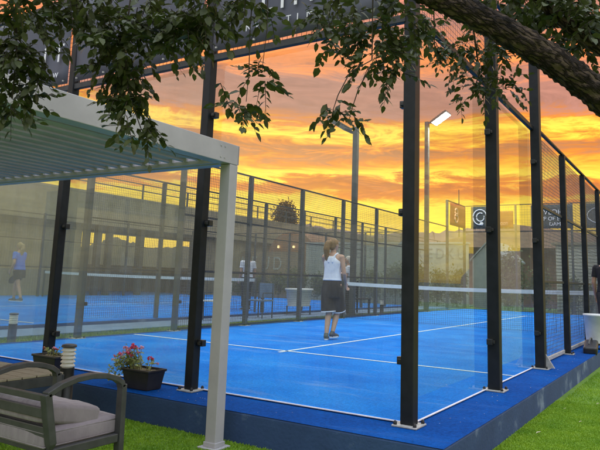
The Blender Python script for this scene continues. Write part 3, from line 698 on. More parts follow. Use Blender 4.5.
# overhanging tree: trunk off to the right, limbs over the top of the view
TO = (2.75,-.55,-.22)
tree = thing('overhanging_tree', TO, 'leafy tree with a thick rough limb and sprays hanging over the court end', 'tree')
def rough_tube(pts, rads, n=20, sub=6, seed=3, amp=.12):
    r = random.Random(seed); P_ = [Vector(p) for p in pts]; Q = []; RR = []
    for i in range(len(P_)-1):
        p0 = P_[max(i-1,0)]; p1 = P_[i]; p2 = P_[i+1]; p3 = P_[min(i+2,len(P_)-1)]
        for k in range(sub):
            t = k/sub; t2 = t*t; t3 = t2*t
            Q.append(.5*((2*p1)+(p2-p0)*t+(2*p0-5*p1+4*p2-p3)*t2+(3*p1-p0-3*p2+p3)*t3)); RR.append(rads[i]*(1-t)+rads[i+1]*t)
    Q.append(P_[-1]); RR.append(rads[-1])
    b = MB(); b.tube(Q, RR, n)
    # knobbly bark relief: ridges running along the limb
    ph = [r.uniform(0,6.28) for _ in range(8)]
    for i in range(len(Q)):
        for k in range(n):
            a = 2*PI*k/n; j = i*n+k; v = Vector(b.v[j]); d = v-Q[i]
            f = 1 + amp*(.5*math.sin(3*a+ph[0]+i*.35)+.4*math.sin(5*a+ph[1]-i*.5)+.35*math.sin(9*a+ph[2]+i*.8)+.3*math.sin(2*a+i*1.3+ph[3])) + r.uniform(-.5,.5)*amp*.6
            b.v[j] = tuple(Q[i]+d*f)
    ln = [0.0]
    for i in range(1,len(Q)): ln.append(ln[-1]+(Q[i]-Q[i-1]).length)
    b.bark = [(ln[i], RR[i]*math.cos(2*PI*k/n), RR[i]*math.sin(2*PI*k/n)) for i in range(len(Q)) for k in range(n)]
    return b
rough_tube([(2.75,-.55,-.26),(2.72,-.57,.3),(2.6,-.62,.8),(2.3,-.80,1.22)], [.20,.165,.15,.13], seed=2).build('trunk', M['bark'], tree)
rough_tube([(2.3,-.80,1.08),(2.05,-.93,1.2),(1.799,-1.106,1.415),(1.633,-1.254,1.65),(1.498,-1.365,1.794),(1.396,-1.447,1.886),(1.293,-1.527,1.969),(1.169,-1.62,2.051),(1.051,-1.707,2.122),(.947,-1.782,2.176),(.87,-1.838,2.214),(.756,-1.922,2.28),(.6,-2.05,2.40),(.2,-2.3,2.55),(-.3,-2.6,2.68),(-.8,-2.9,2.76)], [.13,.10,.078,.068,.064,.061,.059,.057,.054,.051,.048,.046,.045,.04,.03,.02], n=44, sub=24, seed=5, amp=.085).build('limb', M['bark'], tree)
rough_tube([(2.0,-.95,1.3),(1.80,-1.0,1.68),(1.633,-1.068,1.934),(1.486,-1.185,2.071),(1.394,-1.257,2.148),(1.31,-1.325,2.225),(1.23,-1.391,2.312),(1.0,-1.5,2.45),(.7,-1.3,2.6)], [.065,.045,.034,.030,.028,.026,.024,.02,.012], n=32, sub=20, seed=8, amp=.09).build('limb', M['bark'], tree)
CL = [(-0.555,-2.700,2.037,0.177,0.127,26,1.00),(-0.594,-2.690,1.853,0.118,0.143,22,1.00),(-0.610,-2.669,1.686,0.084,0.110,12,1.00),(-0.549,-2.592,1.797,0.060,0.095,6,1.00),(-0.373,-2.479,2.106,0.167,0.114,24,1.00),(-0.332,-2.431,1.986,0.105,0.079,12,1.00),(-0.171,-2.347,2.079,0.149,0.114,20,1.00),(-0.071,-2.269,1.997,0.131,0.096,16,1.00),(0.101,-2.294,2.072,0.118,0.127,18,1.00),(-0.302,-2.388,1.858,0.114,0.096,16,1.00),(-0.226,-2.372,1.704,0.095,0.077,11,1.00),(-0.188,-2.328,1.599,0.077,0.077,8,1.00),(0.252,-2.148,2.117,0.112,0.077,8,1.00),(0.305,-2.119,1.822,0.084,0.059,5,1.00),(0.223,-2.147,1.694,0.076,0.051,4,1.00),(0.146,-2.211,1.774,0.034,0.034,1,1.00),(0.495,-1.815,2.112,0.164,0.164,24,1.00),(0.605,-1.726,2.005,0.154,0.118,18,1.00),(0.719,-1.676,2.121,0.154,0.164,20,1.00),(0.670,-1.672,1.931,0.082,0.064,6,1.00),(0.497,-1.863,1.734,0.079,0.061,5,1.05),(0.539,-1.828,1.684,0.053,0.035,2,1.00),(0.658,-1.145,2.275,0.118,0.107,12,0.85),(0.768,-1.063,2.200,0.118,0.118,13,0.85),(0.917,-0.967,2.190,0.118,0.129,14,0.85),(0.825,-0.991,2.007,0.118,0.096,10,0.85),(0.963,-0.909,2.033,0.086,0.107,8,0.85),(1.081,-1.248,2.325,0.146,0.068,9,1.10),(1.245,-1.141,2.302,0.166,0.097,14,1.10),(1.410,-1.038,2.309,0.117,0.127,12,1.10),(1.154,-1.058,2.194,0.101,0.060,4,1.00),(1.357,-0.926,2.173,0.060,0.050,3,1.00),(1.30,-.98,2.26,.16,.09,10,1.1),(1.46,-.90,2.24,.10,.10,8,1.1),(1.16,-1.05,2.33,.14,.07,9,1.1),(.98,-1.12,2.37,.14,.06,9,1.0),(1.38,-1.0,2.40,.2,.08,14,1.1),(1.45,-1.28,2.16,.12,.07,12,1.0),(1.33,-1.36,2.26,.12,.07,12,1.0),(1.20,-1.42,2.33,.12,.06,10,1.0),(.02,-2.33,2.03,.16,.07,9,1.0),(-.2,-2.42,1.98,.14,.07,8,1.0),(-0.410,-2.639,2.201,0.338,0.084,14,1.00),(0.091,-2.328,2.221,0.338,0.076,12,1.00),(0.583,-1.912,2.290,0.263,0.070,10,1.00)]
tw = MB(); POS = []; DIR = []; NOR = []; LEN = []
for (x,y,z,rx,rz,nt,sc) in CL:
    c = Vector((x,y,z))
    for k in range(int(nt*(1.55 if x > .4 and z < 2.2 and x < .8 else 1.75))):
        # twig: starts near the upper part of the clump and droops outward
        while True:
            a = Vector((rnd.uniform(-1,1), rnd.uniform(-1,1), rnd.uniform(-1,1)))
            if a.length < 1: break
        s = c + Vector((a.x*rx*.8, a.y*rx*.9, a.z*rz*.7 + rz*.22))
        d = Vector((rnd.uniform(-1,1)*.8 + a.x*.5, rnd.uniform(-1,1)*.8 + a.y*.5, rnd.uniform(-1.0,.45))).normalized()
        Lt = rnd.uniform(.07,.13)*(.7+.3*sc); pts = []; nl = rnd.randint(7,11)
        for j in range(nl):
            f = j/(nl-1); pts.append(s + d*Lt*f + Vector((0,0,-.035*f*f)))
        tw.tube([pts[0], pts[nl//2], pts[-1]], [.0022,.0016,.0008], 4, caps=False)
        side = d.cross(Vector((0,0,1))); side = side.normalized() if side.length > .01 else Vector((1,0,0))
        for j, p in enumerate(pts):
            sg = 1 if j % 2 else -1
            ld = (d*.6 + side*sg*rnd.uniform(.5,1.0) + Vector((rnd.uniform(-.35,.35), rnd.uniform(-.35,.35), rnd.uniform(-.75,.2)))).normalized()
            if j == nl-1: ld = d
            POS.append(p); DIR.append(ld); NOR.append(Vector((rnd.uniform(-.7,.7), rnd.uniform(-.7,.7), 1)).normalized()); LEN.append(rnd.choice((.024,.032,.040,.044,.048,.054))*rnd.uniform(.85,1.12)*sc)
POS = np.array([tuple(q) for q in POS]); DIR = np.array([tuple(q) for q in DIR]); NOR = np.array([tuple(q) for q in NOR]); LEN = np.array(LEN)
crown = leaf_mesh('crown', leaf_arrays(POS, DIR, NOR, LEN, LEN*nrg.uniform(.56,.74,len(LEN)), .35, .35), M['leaf'], tree, TO)
# long shoots that carry the hanging sprays
for pts, r0 in (([(.30,-2.25,2.5),(.279,-2.204,2.187),(.259,-2.185,2.02),(.246,-2.162,1.853),(.23,-2.15,1.72)], .0032), ([(.35,-2.2,2.48),(.333,-2.171,2.189),(.32,-2.148,2.022),(.293,-2.133,1.855)], .003),
               ([(.70,-1.92,2.2),(.689,-1.895,1.912),(.608,-1.936,1.859),(.56,-1.949,1.761),(.538,-1.95,1.698)], .0036), ([(.69,-1.89,1.90),(.62,-1.88,1.80),(.58,-1.86,1.72),(.55,-1.83,1.68)], .003),
               ([(-.2,-2.5,2.6),(-.22,-2.42,2.2),(-.26,-2.40,1.95),(-.24,-2.37,1.75),(-.19,-2.33,1.60)], .005), ([(-.6,-2.85,2.7),(-.6,-2.72,2.2),(-.6,-2.68,1.9),(-.61,-2.67,1.7)], .006),
               ([(.2,-2.3,2.55),(.1,-2.3,2.2),(.02,-2.28,2.0)], .006), ([(.9,-1.6,2.5),(.9,-1.2,2.35),(.88,-1.0,2.1),(.83,-.99,1.97)], .006), ([(.8,-1.4,2.56),(.7,-1.2,2.4),(.68,-1.13,2.2)], .005)):
    tw.tube(pts, [r0*(1-.5*i/(len(pts)-1)) for i in range(len(pts))], 6)
tw.build('twigs', M['twig'], crown)
# fine network of shoots behind the leaf masses also belongs to the crown

# shrubs / plants
def blob_leaves(c, r, n, size, shell=.55, pos_bias=None):
    v = unit(n)*(shell+(1-shell)*nrg.random((n,1)))*np.array(r) + np.array(c)
    # clumpy outline
    k = max(4, n//160); cc = unit(k)*.75*np.array(r)+np.array(c); idx = nrg.integers(0,k,n)
    v = v*.35 + (cc[idx]+nrg.normal(size=(n,3))*np.array(r)*.26)*.65
    L = size*nrg.uniform(.6,1.3,n); return leaf_arrays(v, unit(n)+np.array([0,0,-.2]), unit(n)+np.array([0,0,.6]), L, L*.6)
def shrub(name, c, r, n_, size_, label, cat, group=None, m=None, trunk=.0):
    t = thing(name, (c[0],c[1],-.3), label, cat, group)
    n = int(n_*1.6); size = size_*1.2; V = blob_leaves(c, r, n, size); V[:,2] = np.maximum(V[:,2], -.25)
    leaf_mesh('foliage' if not trunk else 'crown', V, m or M['bush'], t, (c[0],c[1],-.3))
    b = MB(); b.tube([(c[0],c[1],-.3),(c[0]+.03,c[1],c[2]-r[2]*.4),(c[0]-.03,c[1],c[2]+r[2]*.2)], [.06+trunk,.045+trunk*.6,.02], 8)
    for k in range(4):
        a = k*1.6; b.tube([(c[0],c[1],c[2]-r[2]*.5),(c[0]+r[0]*.5*math.cos(a),c[1]+r[1]*.5*math.sin(a),c[2]+r[2]*.3)], [.03+trunk*.4,.01], 6)
    b.build('trunk' if trunk else 'stem', M['bark'], t); return t
# planting in front of the walls, seen through the far glass
SH = [(-15.6,22.6,.75,.9,1.0),(-14.2,22.9,.6,.9,.9),(-13.0,22.6,.8,.8,1.1),(-11.6,23.0,.75,.9,1.0),(-10.2,22.8,.9,.7,1.25),(-9.0,22.7,1.0,.55,1.3),(-8.1,22.6,.8,.6,1.1),(-7.3,22.9,.9,.5,1.2)]
nm_ = ['leftmost of the eight','second of the eight','third of the eight','fourth of the eight','fifth of the eight','sixth of the eight','seventh of the eight','rightmost of the eight']
for (x,y,z,r,h), w in zip(SH, nm_): shrub('shrub', (x,y,z), (r,.5,h*.8), 900, .11, f'green shrub, {w} along the foot of the pale wall', 'shrub', 'shrubs along the pale wall')
shrub('shrub', (-5.0,22.6,1.25), (.85,.7,1.35), 1800, .12, 'tall rounded green shrub between the slate shed and the garage', 'shrub')
shrub('shrub', (-3.7,22.8,.8), (.6,.5,1.0), 900, .11, 'lower olive shrub just left of the ribbed garage', 'shrub')
SH2 = [(-2.6,.75,1.0),(-1.9,.55,.8),(-1.2,.7,.9),(-.5,.6,.85),(.3,.7,.9)]
for (x,z,h), w in zip(SH2, ['first','second','third','fourth','fifth']): shrub('shrub', (x,23.3,z), (.32,.3,h*.7), 420, .13, f'leafy plant, {w} from the left against the ribbed garage', 'plant', 'plants against the garage')
SH3 = [(-20.5,22.6,.6,.8,.8),(-19.2,22.8,.5,.7,.8),(-17.9,22.6,.6,.8,.8),(-16.8,22.8,.55,.7,.8)]
for (x,y,z,r,h), w in zip(SH3, ['first','second','third','fourth']): shrub('shrub', (x,y,z), (r,.45,h*.8), 600, .11, f'low shrub, {w} from the left below the W E U D I board', 'shrub', 'low shrubs below the lettered board')
shrub('round_tree', (-41.9,60,8.7), (1.9,1.6,1.9), 1400, .30, 'small rusty orange tree standing up behind the walkway roof', 'tree', None, mat('rusty_leaf', (.20,.11,.03), (.34,.18,.05), 2, .7, trans=.4), trunk=.08)
# thin mast on the skyline
b = MB(); b.tube([(-19.5,60,-.3),(-19.5,60,10.9)], [.10,.05], 8); tag(b.build('mast', M['post2']), 'thin bare mast on the skyline left of the swirl banner', 'mast')

# ------------------------------------------------------------------ pergola
pg = thing('pergola', (-1.19,-.53,-.224), 'pale grey louvred pergola with a square post in front of the glass', 'pergola')
for (x,y) in ((-1.19,-.53),(-1.19,-4.0),(-5.2,-.53),(-5.2,-4.0)):
    b = MB(); b.box((x-.047,y-.047,-.216), (x+.047,y+.047,1.825)); o = b.build('post', M['louvre'], pg, .004)
    b = MB(); b.box((x-.085,y-.085,-.224), (x+.085,y+.085,-.212)); b.box((x-.055,y-.055,-.212),(x+.055,y+.055,-.18)); b.build('base_plate', M['louvre'], o, .003)
for a, c in (((-1.237,-4.047,1.827),(-1.143,-.483,1.98)), ((-5.247,-4.047,1.827),(-5.153,-.483,1.98)), ((-5.15,-.577,1.827),(-1.24,-.483,1.98)), ((-5.15,-4.047,1.827),(-1.24,-3.953,1.98))):
    b = MB(); b.box(a, c); b.build('beam', M['louvre'], pg, .004)
for z in (1.86,1.945):
    for dx in (-.115,-.16):
        b = MB(); b.tube([(-1.14,-.53+dx,z),(-1.1385,-.53+dx,z)], [.007,.006], 10); b.build('screw', M['steel'], pg)
b = MB(); b.box((-1.2405,-.481,1.829), (-1.1405,-.4785,1.978)); b.build('end_cap', M['louvre'], pg)
b = MB()   # inner gutter lip
b.box((-5.14,-.615,1.835),(-1.245,-.58,1.865)); b.box((-1.275,-3.95,1.835),(-1.24,-.62,1.865)); b.build('gutter', M['louvre'], pg)
x = -1.36
while x > -5.1:
    Mx = Matrix.Translation((x,-2.29,1.915)) @ Matrix.Rotation(math.radians(-24), 4, 'Y')
    b = MB(); b.box((-.085,-1.655,-.008), (.085,1.655,.008), 0, Mx); b.box((-.085,-1.655,-.024), (-.068,1.655,-.008), 0, Mx); b.build('louvre', M['louvre'], pg)
    x -= .15
x = -1.4
while x > -5.1: b = MB(); b.cbox((x,-.628,1.875), (.03,.02,.03)); b.build('louvre_pin', M['louvre'], pg); x -= .15

# ------------------------------------------------------------------ armchair
GZ = -.224
ch = thing('armchair', (-1.3,-1.8,GZ), 'dark metal armchair with mauve cushions on the lawn in front of the court', 'armchair')
XR, XL, YF, YB = -1.02, -1.605, -1.575, -2.07
def arm(x, nm='arm'):
    b = MB(); pts = [(x,YB,.365),(x,-1.99,.402),(x,-1.90,.424),(x,-1.80,.431),(x,-1.70,.420),(x,-1.625,.396),(x,-1.590,.372),(x,YF-.004,.345)]
    b.tube(pts, 1, flat=(.048,.030)); return b.build(nm, M['frame'], ch, .004)
for x in (XR, XL):
    arm(x)
    b = MB(); b.tube([(x,YF,.362),(x,YF+.003,.2),(x,YF+.012,GZ)], 1, flat=(.048,.034)); b.build('front_leg', M['frame'], ch, .004)
    b = MB(); b.tube([(x,YB,.372),(x,YB+.055,.12),(x,YB+.05,.02),(x,YB-.03,GZ)], 1, flat=(.048,.040)); b.build('rear_leg', M['frame'], ch, .004)
    b = MB(); b.box((x-.016,YB+.05,.050),(x+.016,YF-.015,.095)); b.build('side_rail', M['frame'], ch, .004)
for z, h, yy in ((.350,.034,YB+.001),(.272,.05,YB+.018),(.176,.05,YB+.04),(.088,.045,YB+.052)):
    b = MB(); b.box((XL+.024,yy-.011,z-h/2),(XR-.024,yy+.011,z+h/2)); b.build('back_slat', M['frame'], ch, .004)
b = MB(); b.box((XL+.024,YF-.014,.050),(XR-.024,YF+.014,.095)); b.build('front_rail', M['frame'], ch, .004)
b = MB()
for k in range(6): b.box((XL+.02,YB+.11+k*.07,.058),(XR-.02,YB+.15+k*.07,.074))
b.build('seat_slat', M['frame'], ch)
def cushion(name, cx, cy, cz, lx, ly, lz, tilt=0, puff=.018, par=None):
    b = MB(); n = 22; mx = Matrix.Translation((cx,cy,cz)) @ Matrix.Rotation(tilt, 4, 'X'); r = random.Random(int(cz*1000)); ph = [r.uniform(0,6) for _ in range(6)]
    def prof(u, v):
        e = (1-abs(u)**5)*(1-abs(v)**5); w = .0022*math.sin(7*u+ph[0]+3*v)+.0018*math.sin(11*v+ph[1]-5*u)+.0016*math.sin(17*u+9*v+ph[2])
        return e, w
    top = []; bot = []
    for i in range(n+1):
        for j in range(n+1):
            u = -1+2*i/n; v = -1+2*j/n; e, w = prof(u, v)
            su = math.copysign(1-(1-abs(u))**1.0, u); 
            h = lz/2*(.84+.16*e**.5 if e > 0 else .84)
            pinch = 1-.025*(1-abs(u*v))
            top.append((u*lx/2*(1-.012*v*v), v*ly/2*(1-.012*u*u), h+puff*e+w*e)); bot.append((u*lx/2*(1-.012*v*v), v*ly/2*(1-.012*u*u), -h))
    m_ = (n+1)**2; vs = [mx @ Vector(q) for q in top+bot]; fs = []
    for i in range(n):
        for j in range(n):
            a = i*(n+1)+j; fs.append((a, a+n+1, a+n+2, a+1)); fs.append((m_+a, m_+a+1, m_+a+n+2, m_+a+n+1))
    edge = [i*(n+1) for i in range(n+1)] + [n*(n+1)+j for j in range(1,n+1)] + [i*(n+1)+n for i in range(n-1,-1,-1)] + [j for j in range(n-1,0,-1)]
    for k in range(len(edge)):
        a, c = edge[k], edge[(k+1)%len(edge)]; fs.append((c, a, m_+a, m_+c))
    b.add(vs, fs, 0, True); o = b.build(name, M['cushion'], par); 
    bv = o.modifiers.new('bevel','BEVEL'); bv.width = .024; bv.segments = 5; bv.limit_method = 'ANGLE'; bv.angle_limit = math.radians(55)
    pp = MB()
    for zz, off in ((1,lz*.36-.004),(-1,-lz*.36+.004)):
        loop = [mx @ Vector((sx*lx/2*.985, sy*ly/2*.985, off)) for sx, sy in ((-1,-1),(1,-1),(1,1),(-1,1),(-1,-1))]
        pp.tube(loop, .004, 6)
    (pp.build('piping', M['piping'], o) if tilt == 0 else None); return o
c1 = cushion('seat_cushion', (XL+XR)/2, (YB+YF)/2+.03, .135, .545, .50, .105, 0, .014, ch)
c2 = cushion('back_cushion', (XL+XR)/2-.01, -1.865, .232, .535, .37, .105, math.radians(-11), .010, ch)
# ------------------------------------------------------------------ coffee table
tb = thing('coffee_table', (-2.9,-1.35,GZ), 'dark metal coffee table with a weathered wooden slat top left of the armchair', 'table')
TX0, TX1, TY0, TY1, TZ = -3.45, -2.38, -1.75, -.93, .20
for (x,y) in ((TX0+.03,TY0+.03),(TX1-.03,TY0+.03),(TX0+.03,TY1-.03),(TX1-.03,TY1-.03)):
    b = MB(); b.box((x-.025,y-.025,GZ),(x+.025,y+.025,TZ-.03)); b.build('leg', M['frame'], tb, .003)
b = MB(); b.box((TX0,TY0,TZ-.075),(TX1,TY0+.03,TZ-.004)); b.box((TX0,TY1-.03,TZ-.075),(TX1,TY1,TZ-.004)); b.box((TX0,TY0+.031,TZ-.075),(TX0+.03,TY1-.031,TZ-.004)); b.box((TX1-.03,TY0+.031,TZ-.075),(TX1,TY1-.031,TZ-.004)); b.build('apron', M['frame'], tb, .003)
for k in range(7):
    y0 = TY0+.004+k*.1165; b = MB(); b.box((TX0+.002,y0,TZ-.002),(TX1-.002,y0+.108,TZ+.014)); b.build('top_board', M['wood'], tb, .003)
b = MB(); b.box((TX0+.05,TY0+.03,-.06),(TX1-.05,TY0+.06,-.03)); b.box((TX0+.05,TY1-.06,-.06),(TX1-.05,TY1-.03,-.03)); b.build('stretcher', M['frame'], tb)

# ------------------------------------------------------------------ bollard lights
def bollard(x, y, z0, h, label, r=.058):
    t = thing('bollard_light', (x,y,z0), label, 'bollard light', 'louvred bollard lights')
    b = MB(); b.lathe((x,y,z0), [(r*1.3,0),(r*1.3,.012),(r,.014),(r,h*.68)], 20); b.build('body', M['dark'], t)
    b = MB(); b.lathe((x,y,z0+h*.68), [(r*.78,0),(r*.78,h*.27)], 20); b.build('diffuser', M['opal'], t)
    for k in range(5):
        z = z0+h*(.70+.052*k); b = MB(); b.lathe((x,y,z), [(r*1.02,0),(r*1.02,.006),(r*.80,.020)], 20); b.build('louvre_ring', M['opal'], t)
    b = MB(); b.lathe((x,y,z0+h*.955), [(r*1.05,0),(r*1.08,.006),(r*1.02,.02),(r*.6,.026)], 20); b.build('cap', M['frame'], t)
bollard(-2.73,-.64,GZ,.60,'black bollard light with white louvres standing between the coffee table and the ledge')
bollard(-6.42,1.23,-.10,.46,'black bollard light with a pale top on the grass strip at the left')
bollard(-6.62,13.75,-.10,.5,'far bollard light with a pale top beside the dark bench')

# ------------------------------------------------------------------ planters
def planter(cx, cy, label, lx, ly, h, heads, trail, dry=False):
    t = thing('planter', (cx,cy,-.004), label, 'planter')
    b = MB(); o0 = Vector((cx,cy,0))
    def ringq(sx, sy, z): return [(cx-sx/2,cy-sy/2,z),(cx+sx/2,cy-sy/2,z),(cx+sx/2,cy+sy/2,z),(cx-sx/2,cy+sy/2,z)]
    rs = [ringq(lx*.82,ly*.78,-.004), ringq(lx*.97,ly*.96,h-.02), ringq(lx*1.04,ly*1.05,h-.02), ringq(lx*1.04,ly*1.05,h), ringq(lx*.94,ly*.93,h), ringq(lx*.90,ly*.88,h-.035)]
    vs = [v for r in rs for v in r]; fs = [(3,2,1,0)]
    for i in range(len(rs)-1):
        for k in range(4): fs.append((i*4+k, i*4+(k+1)%4, i*4+4+(k+1)%4, i*4+4+k))
    b.add(vs, fs); b.build('pot', M['pot'], t, .006)
    b = MB(); n = 10; vs = []; fs = []
    for i in range(n+1):
        for j in range(n+1): vs.append((cx+(-.5+i/n)*lx*.895, cy+(-.5+j/n)*ly*.875, h-.03+rnd.uniform(-.006,.016)))
    for i in range(n):
        for j in range(n): a = i*(n+1)+j; fs.append((a,a+n+1,a+n+2,a+1))
    b.add(vs, fs, 0, True); b.build('soil', M['soil'], t)
    st = MB(); LP = []; LD = []; LN = []; LL = []
    fl = {}
    for i, (dx, dy, dz, kind) in enumerate(heads):
        base = Vector((cx+max(-.42*lx,min(.42*lx,dx*.5)), cy+max(-.35*ly,min(.35*ly,dy*.5)), h-.03)); tip = Vector((cx+dx, cy+dy, h+dz))
        mid = base.lerp(tip,.5)+Vector((rnd.uniform(-.02,.02), rnd.uniform(-.02,.02), .03))
        pts = [base, base.lerp(mid,.5)+Vector((0,0,.012)), mid, mid.lerp(tip,.55), tip]; st.tube(pts, [.0035,.003,.0026,.0022,.0018], 5)
        for q in range(7 if kind else 5):
            f = rnd.uniform(.15,.92); k = f*4; i0 = min(3,int(k)); p = pts[i0].lerp(pts[i0+1], k-i0)
            LP.append(p); LD.append(Vector((rnd.uniform(-1,1),rnd.uniform(-1,1),rnd.uniform(-.2,.8)))); LN.append(Vector((rnd.uniform(-.5,.5),rnd.uniform(-.5,.5),1))); LL.append(rnd.uniform(.018,.042))
        if kind:
            hb = MB(); R0 = .013 if kind == 1 else .009
            for q in range(16 if kind == 1 else 9):
                d = Vector((rnd.uniform(-1,1),rnd.uniform(-1,1),rnd.uniform(-.4,1))).normalized(); c = tip+d*R0
                u = d.cross(Vector((.3,.2,1))).normalized(); w = d.cross(u)
                s = rnd.uniform(.010,.016)*(1 if kind == 1 else .8)
                hb.add([c-u*s*.4-w*s*.2, c+u*s*.4-w*s*.3, c+u*s*.7+w*s*.7+d*s*.5, c-u*s*.6+w*s*.8+d*s*.5, c+w*s*1.1+d*s*.2], [(0,1,2,4,3)], 0, True)
            fo = hb.build('flower_head', M['petal'] if (i % 3) else M['petal2'], t)
    for (dx, dy, dz, n) in trail:
        for q in range(n):
            LP.append(Vector((cx+dx+rnd.gauss(0,.045), cy+dy+rnd.gauss(0,.035), h+dz+rnd.gauss(0,.03)))); LD.append(Vector((rnd.uniform(-1,1),rnd.uniform(-1,1),rnd.uniform(-.7,.6)))); LN.append(Vector((rnd.uniform(-.6,.6),rnd.uniform(-.6,.6),1))); LL.append(rnd.uniform(.016,.036))
    st.build('stems', M['stem'], t)
    arr = lambda q: np.array([tuple(v) for v in q])
    LL = np.array(LL); leaf_mesh('leaves', leaf_arrays(arr(LP), arr(LD), arr(LN), LL, LL*.75, .3, .3), M['plant'], t, (cx,cy,-.004))
    return t
H1 = [(-.20,-.02,.145,1),(-.165,.0,.165,1),(-.23,.02,.12,1),(-.13,.03,.15,1),(-.125,-.04,.105,1),(-.09,.0,.125,2),(-.26,-.03,.09,2),(-.30,.0,.06,2),(-.33,-.02,.035,2),(-.36,-.04,.045,2),(-.275,.05,.04,2),(-.28,-.06,.0,2),(-.10,.05,.165,1),(.04,.02,.09,1),(.06,.03,.085,2),(.155,.0,.055,2),(-.15,-.05,.06,0),(-.2,-.06,.05,0),(-.24,-.05,.02,0),(-.08,-.06,.05,0),(-.22,-.09,-.05,0),(-.18,-.10,-.07,0),(-.05,-.03,.05,0),(-.17,.03,.09,0),(-.12,.04,.07,0),(-.3,-.06,-.06,0),(-.18,.03,.18,1),(-.21,-.04,.16,1),(-.38,.0,.07,2),(-.34,.02,.09,1),(-.24,.04,.14,2),(-.11,-.02,.175,1),(-.16,-.05,.12,1),(-.27,.0,.11,2)]
planter(-2.36,-.13,'black planter of red and pink flowers spilling over its left side on the blue ledge',.33,.21,.165,H1,[(-.16,-.02,.07,110),(-.24,-.03,.04,90),(-.10,-.04,.05,60),(-.24,-.08,-.02,60),(-.31,-.03,.0,50),(-.29,-.07,-.06,30)])
H2 = [(.02,.0,.06,1),(.035,.02,.05,2),(-.14,.0,.05,2),(-.15,.02,.035,2),(0,.03,.04,0),(.05,-.01,.03,0),(-.05,.0,.02,0),(.10,.02,.02,0)]
planter(-3.63,-.13,'black planter with one sparse flowering plant at the foot of the left post',.36,.21,.165,H2,[(.02,.0,.025,16)])

# ------------------------------------------------------------------ people
def limb_pts(b, pts, rads): 
    for i in range(len(pts)-1): b.cap(pts[i], pts[i+1], rads[i], rads[i+1])
def hand(b, wrist, d, side, curl=.5):
    """palm, four fingers of unequal length, thumb; d = pointing direction, side = thumb side"""
    d = Vector(d).normalized(); side = Vector(side); side = (side - d*side.dot(d)).normalized(); nrm = d.cross(side)
    w = Vector(wrist)
    b.cap(w+d*.015, w+d*.035, .022, .024); 
    for k in range(3): b.cap(w+d*.03+side*(.02-.02*k), w+d*.085+side*(.025-.025*k), .015, .013)
    for k, (o, L) in enumerate(((.030,.068),(.010,.076),(-.010,.070),(-.029,.054))):
        p0 = w+d*.092+side*o; p1 = p0+(d*(1-curl*.4)+nrm*curl*.6).normalized()*L*.5; p2 = p1+(d*(1-curl)+nrm*curl).normalized()*L*.5
        b.cap(p0, p1, .0090, .0085, 8); b.cap(p1, p2, .0085, .0072, 8)
    t0 = w+d*.035+side*.030; t1 = t0+(side*.7+d*.7).normalized()*.034; t2 = t1+(d+nrm*.4).normalized()*.028
    b.cap(t0, t1, .012, .0100, 8); b.cap(t1, t2, .010, .0085, 8)
def remesh(o, vox=.0075, smooth=6):
    r = o.modifiers.new('r','REMESH'); r.mode = 'VOXEL'; r.voxel_size = vox
    s = o.modifiers.new('s','SMOOTH'); s.iterations = smooth; s.factor = .5; return bake(o)
